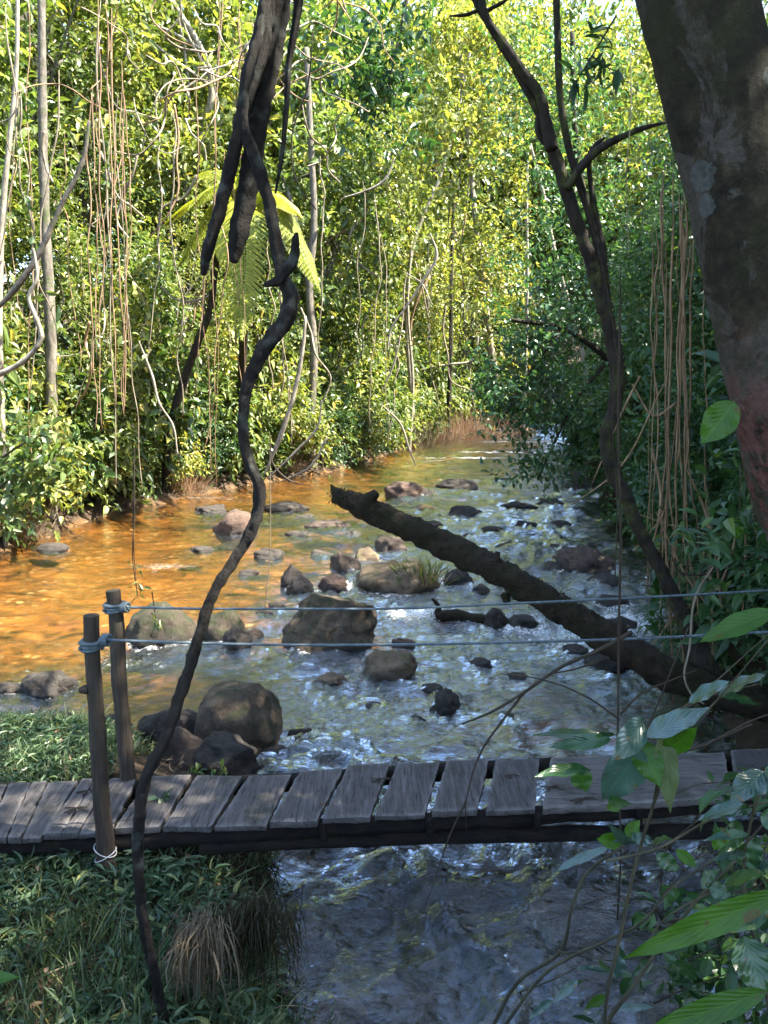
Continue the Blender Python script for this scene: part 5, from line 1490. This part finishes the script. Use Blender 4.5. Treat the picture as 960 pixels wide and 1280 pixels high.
shrub('broad_leaved_shrub', 'leafy shrub with many small leaves at the photo corner beside the bridge end',
      [([(970, 1300, 1.95), (950, 1200, 1.95), (930, 1110, 1.95), (938, 1030, 1.92), (960, 960, 1.9)], 8), ([(757, 1077, 2.0), (823, 1060, 2.0), (890, 1024, 1.97), (955, 1004, 1.95), (1010, 1000, 1.95)], 6), ([(930, 1100, 1.95), (880, 1120, 1.95), (830, 1150, 1.95), (800, 1195, 1.95)], 5)],
      at(1.9, (955, 965, 912, 1005, 36, S_, .1, UPF), (965, 960, 940, 995, 30, S_, .1, FRO), (985, 950, 948, 985, 30, G_, .1, FRO), (940, 1010, 886, 1016, 26, G_, .1, UPF), (930, 1005, 872, 1025, 22, S_, .1, UPF), (925, 1028, 905, 1066, 28, G_, .08, FRO), (936, 1042, 880, 1050, 16, S_, .14, UPF),
         (940, 1050, 945, 1086, 24, G_, .08, FRO), (905, 1035, 892, 1064, 22, L_, .05, FRO), (935, 1068, 890, 1075, 14, S_, .12, UPF), (890, 1088, 876, 1112, 20, G_, .05, FRO), (886, 1108, 915, 1120, 22, G_, .1, FRO), (905, 1105, 960, 1090, 24, G_, .12, UPF), (940, 1095, 985, 1070, 26, S_, .1, UPF),
         (930, 1170, 955, 1250, 58, G_, .06, FRO), (960, 1140, 900, 1165, 30, G_, .1, UPF), (940, 1120, 975, 1140, 26, G_, .1, FRO), (900, 1140, 870, 1160, 20, S_, .1, UPF), (870, 1165, 838, 1170, 14, S_, .1, UPF), (955, 1060, 990, 1050, 26, S_, .1, UPF), (950, 1020, 985, 1030, 30, G_, .1, FRO)))
shrub('broad_leaved_shrub', 'low sprawling shrub with pale narrow leaves over the water below the bridge',
      [([(612, 1290, 2.5), (650, 1225, 2.5), (700, 1190, 2.48), (716, 1130, 2.45), (735, 1090, 2.42), (760, 1070, 2.4), (782, 1056, 2.4)], 8), ([(628, 1285, 2.4), (690, 1210, 2.4), (760, 1175, 2.38), (800, 1155, 2.35), (835, 1115, 2.32), (910, 1062, 2.3)], 7), ([(650, 1240, 2.45), (690, 1225, 2.42), (720, 1210, 2.4)], 4),
       ([(755, 1290, 2.2), (792, 1232, 2.2), (832, 1175, 2.2), (878, 1118, 2.18), (920, 1075, 2.15)], 9), ([(700, 1190, 2.45), (760, 1200, 2.4), (830, 1190, 2.4)], 3.5), ([(782, 1056, 2.4), (790, 1035, 2.4), (783, 1020, 2.4)], 3)],
      at(2.35, (760, 1060, 692, 1090, 14, S_, .12, UPF), (778, 1052, 745, 1048, 22, L_, .1, FRO), (782, 1045, 800, 1025, 18, L_, .1, FRO), (785, 1055, 760, 1030, 14, S_, .06, FRO), (795, 1052, 765, 1052, 12, S_, .1, UPF), (790, 1050, 815, 1048, 22, S_, .1, UPF), (812, 1056, 840, 1048, 20, G_, .1, UPF),
         (845, 1062, 872, 1085, 16, L_, .1, FRO), (820, 1068, 850, 1088, 22, G_, .1, FRO), (760, 1215, 720, 1210, 9, S_, .2, UPF), (722, 1225, 690, 1255, 14, S_, .1, UPF), (700, 1240, 735, 1225, 12, G_, .1, UPF), (775, 1195, 770, 1225, 20, S_, .06, FRO), (800, 1190, 840, 1180, 18, L_, .1, UPF), (815, 1200, 790, 1220, 16, G_, .1, FRO),
         (770, 1262, 820, 1258, 12, S_, .12, UPF), (760, 1245, 730, 1262, 14, L_, .1, UPF), (845, 1200, 872, 1225, 20, G_, .1, FRO), (850, 1150, 880, 1140, 18, S_, .1, UPF), (690, 1250, 660, 1275, 12, S_, .1, UPF), (745, 1280, 715, 1270, 12, G_, .1, UPF), (880, 1230, 850, 1260, 20, G_, .1, FRO), (860, 1235, 900, 1255, 22, G_, .1, UPF)))
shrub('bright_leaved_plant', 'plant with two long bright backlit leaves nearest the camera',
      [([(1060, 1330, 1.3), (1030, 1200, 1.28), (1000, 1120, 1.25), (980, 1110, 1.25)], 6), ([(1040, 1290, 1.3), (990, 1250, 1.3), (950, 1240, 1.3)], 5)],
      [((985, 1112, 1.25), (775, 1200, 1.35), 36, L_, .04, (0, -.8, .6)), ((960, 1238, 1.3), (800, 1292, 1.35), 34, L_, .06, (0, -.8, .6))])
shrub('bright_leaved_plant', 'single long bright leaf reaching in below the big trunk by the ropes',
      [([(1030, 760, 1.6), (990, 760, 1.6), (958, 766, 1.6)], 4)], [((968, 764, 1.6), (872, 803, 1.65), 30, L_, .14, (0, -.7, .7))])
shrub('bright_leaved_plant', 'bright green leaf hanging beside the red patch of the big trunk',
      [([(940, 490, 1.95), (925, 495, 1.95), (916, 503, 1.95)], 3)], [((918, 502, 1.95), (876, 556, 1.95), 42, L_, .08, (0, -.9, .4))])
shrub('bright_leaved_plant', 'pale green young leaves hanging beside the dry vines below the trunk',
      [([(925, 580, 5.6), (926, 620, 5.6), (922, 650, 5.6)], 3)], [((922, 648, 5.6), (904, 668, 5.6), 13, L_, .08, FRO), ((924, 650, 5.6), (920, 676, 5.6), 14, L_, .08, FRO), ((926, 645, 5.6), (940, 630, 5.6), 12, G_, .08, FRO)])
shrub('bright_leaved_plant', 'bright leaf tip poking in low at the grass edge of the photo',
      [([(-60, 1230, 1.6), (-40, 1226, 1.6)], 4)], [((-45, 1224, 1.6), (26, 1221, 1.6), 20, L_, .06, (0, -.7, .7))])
# small leafy weeds that fill the corner behind those plants
leafy('corner_weed', 'weed', [([(900, 1300, 2.6), (900, 1200, 2.6), (890, 1100, 2.6)], 5), ([(950, 1300, 2.5), (940, 1150, 2.5), (950, 1050, 2.5)], 5)],
      blob(905, 1150, 40, 60, 2.6, 28, .12) + blob(945, 1060, 22, 40, 2.5, 16, .1) + blob(850, 1235, 40, 28, 2.6, 14, .1) + blob(920, 1250, 40, 30, 2.4, 18, .1), 6, .085, .09, 'leaf_c', 'stem_green', 'dense small leaved weeds filling the corner behind the broad leaves', .2, .5)
for k in range(16):
    px = rng.uniform(800, 960); py = rng.uniform(900, 1280)
    a = rng.uniform(-1.2, -.2); L = rng.uniform(60, 170)
    strand('dry_twig', 'twig', [(px, py, 2.4), (px + math.cos(a) * L * .5 + rng.normal() * 8, py + math.sin(a) * L * .5 + rng.normal() * 8, 2.38), (px + math.cos(a) * L, py + math.sin(a) * L, 2.35)], rng.uniform(1.6, 3.2), 'vine_dark', 'thin dry twig among the shrubs at the bridge end', 'dry twigs among the shrubs', n=20)
# dead leaves and twigs on the deck
for k, (px, py, w_) in enumerate([(478, 975, 18), (110, 990, 16), (95, 1012, 18), (690, 985, 16), (730, 1000, 20), (640, 970, 10)]):
    q = GZ(px, py, ZD + .008)
    g = Geo()
    for j in range(4):
        a = rng.uniform(-.5, .5) + j * .4
        l = w_ * 4.6 / F
        tube(g, [q + np.array([-math.cos(a) * l, -math.sin(a) * l * .6, 0]), q + np.array([0, .01, .006]), q + np.array([math.cos(a) * l, math.sin(a) * l * .5, .002])], [.003, .004, .002], 10, 5)
    o = obj('fallen_twig', g.mesh('fallen_twig', True, q), M['vine_dark']); o.location = q
    tag(o, 'small dead twigs fallen on the bridge planks', 'twig', 'fallen twigs on the deck')

# ------------------------------------------------------------------ light
S_EL, S_AZ = math.radians(55), math.radians(96)
S = Vector((math.sin(S_AZ) * math.cos(S_EL), math.cos(S_AZ) * math.cos(S_EL), math.sin(S_EL)))
sun = bpy.data.lights.new('sun', 'SUN')
sun.energy = 5.0
sun.angle = math.radians(.5)
sun.color = (1, .94, .82)
so = bpy.data.objects.new('sun', sun)
C.objects.link(so)
so.rotation_euler = S.to_track_quat('Z', 'Y').to_euler()
w = bpy.data.worlds.new('World')
bpy.context.scene.world = w
w.use_nodes = True
nt = w.node_tree
nt.nodes.clear()
sky = nt.nodes.new('ShaderNodeTexSky')
sky.sky_type = 'NISHITA'
sky.sun_disc = False
sky.sun_elevation = S_EL
sky.sun_rotation = S_AZ
bg = nt.nodes.new('ShaderNodeBackground')
bg.inputs['Strength'].default_value = .13
wo = nt.nodes.new('ShaderNodeOutputWorld')
nt.links.new(sky.outputs[0], bg.inputs[0])
nt.links.new(bg.outputs[0], wo.inputs[0])

sc = bpy.context.scene
sc.view_settings.view_transform = 'Standard'
sc.view_settings.look = 'None'
sc.view_settings.exposure = 2.85
sc.view_settings.gamma = 1
sc.view_settings.use_curve_mapping = False
sc.render.engine = 'CYCLES'
sc.cycles.use_denoising = True
sc.cycles.adaptive_threshold = .02
sc.cycles.max_bounces = 5
sc.cycles.diffuse_bounces = 1
sc.cycles.glossy_bounces = 3
sc.cycles.transmission_bounces = 5
sc.cycles.transparent_max_bounces = 8
sc.cycles.caustics_reflective = False
sc.cycles.caustics_refractive = False
sc.cycles.sample_clamp_indirect = 6
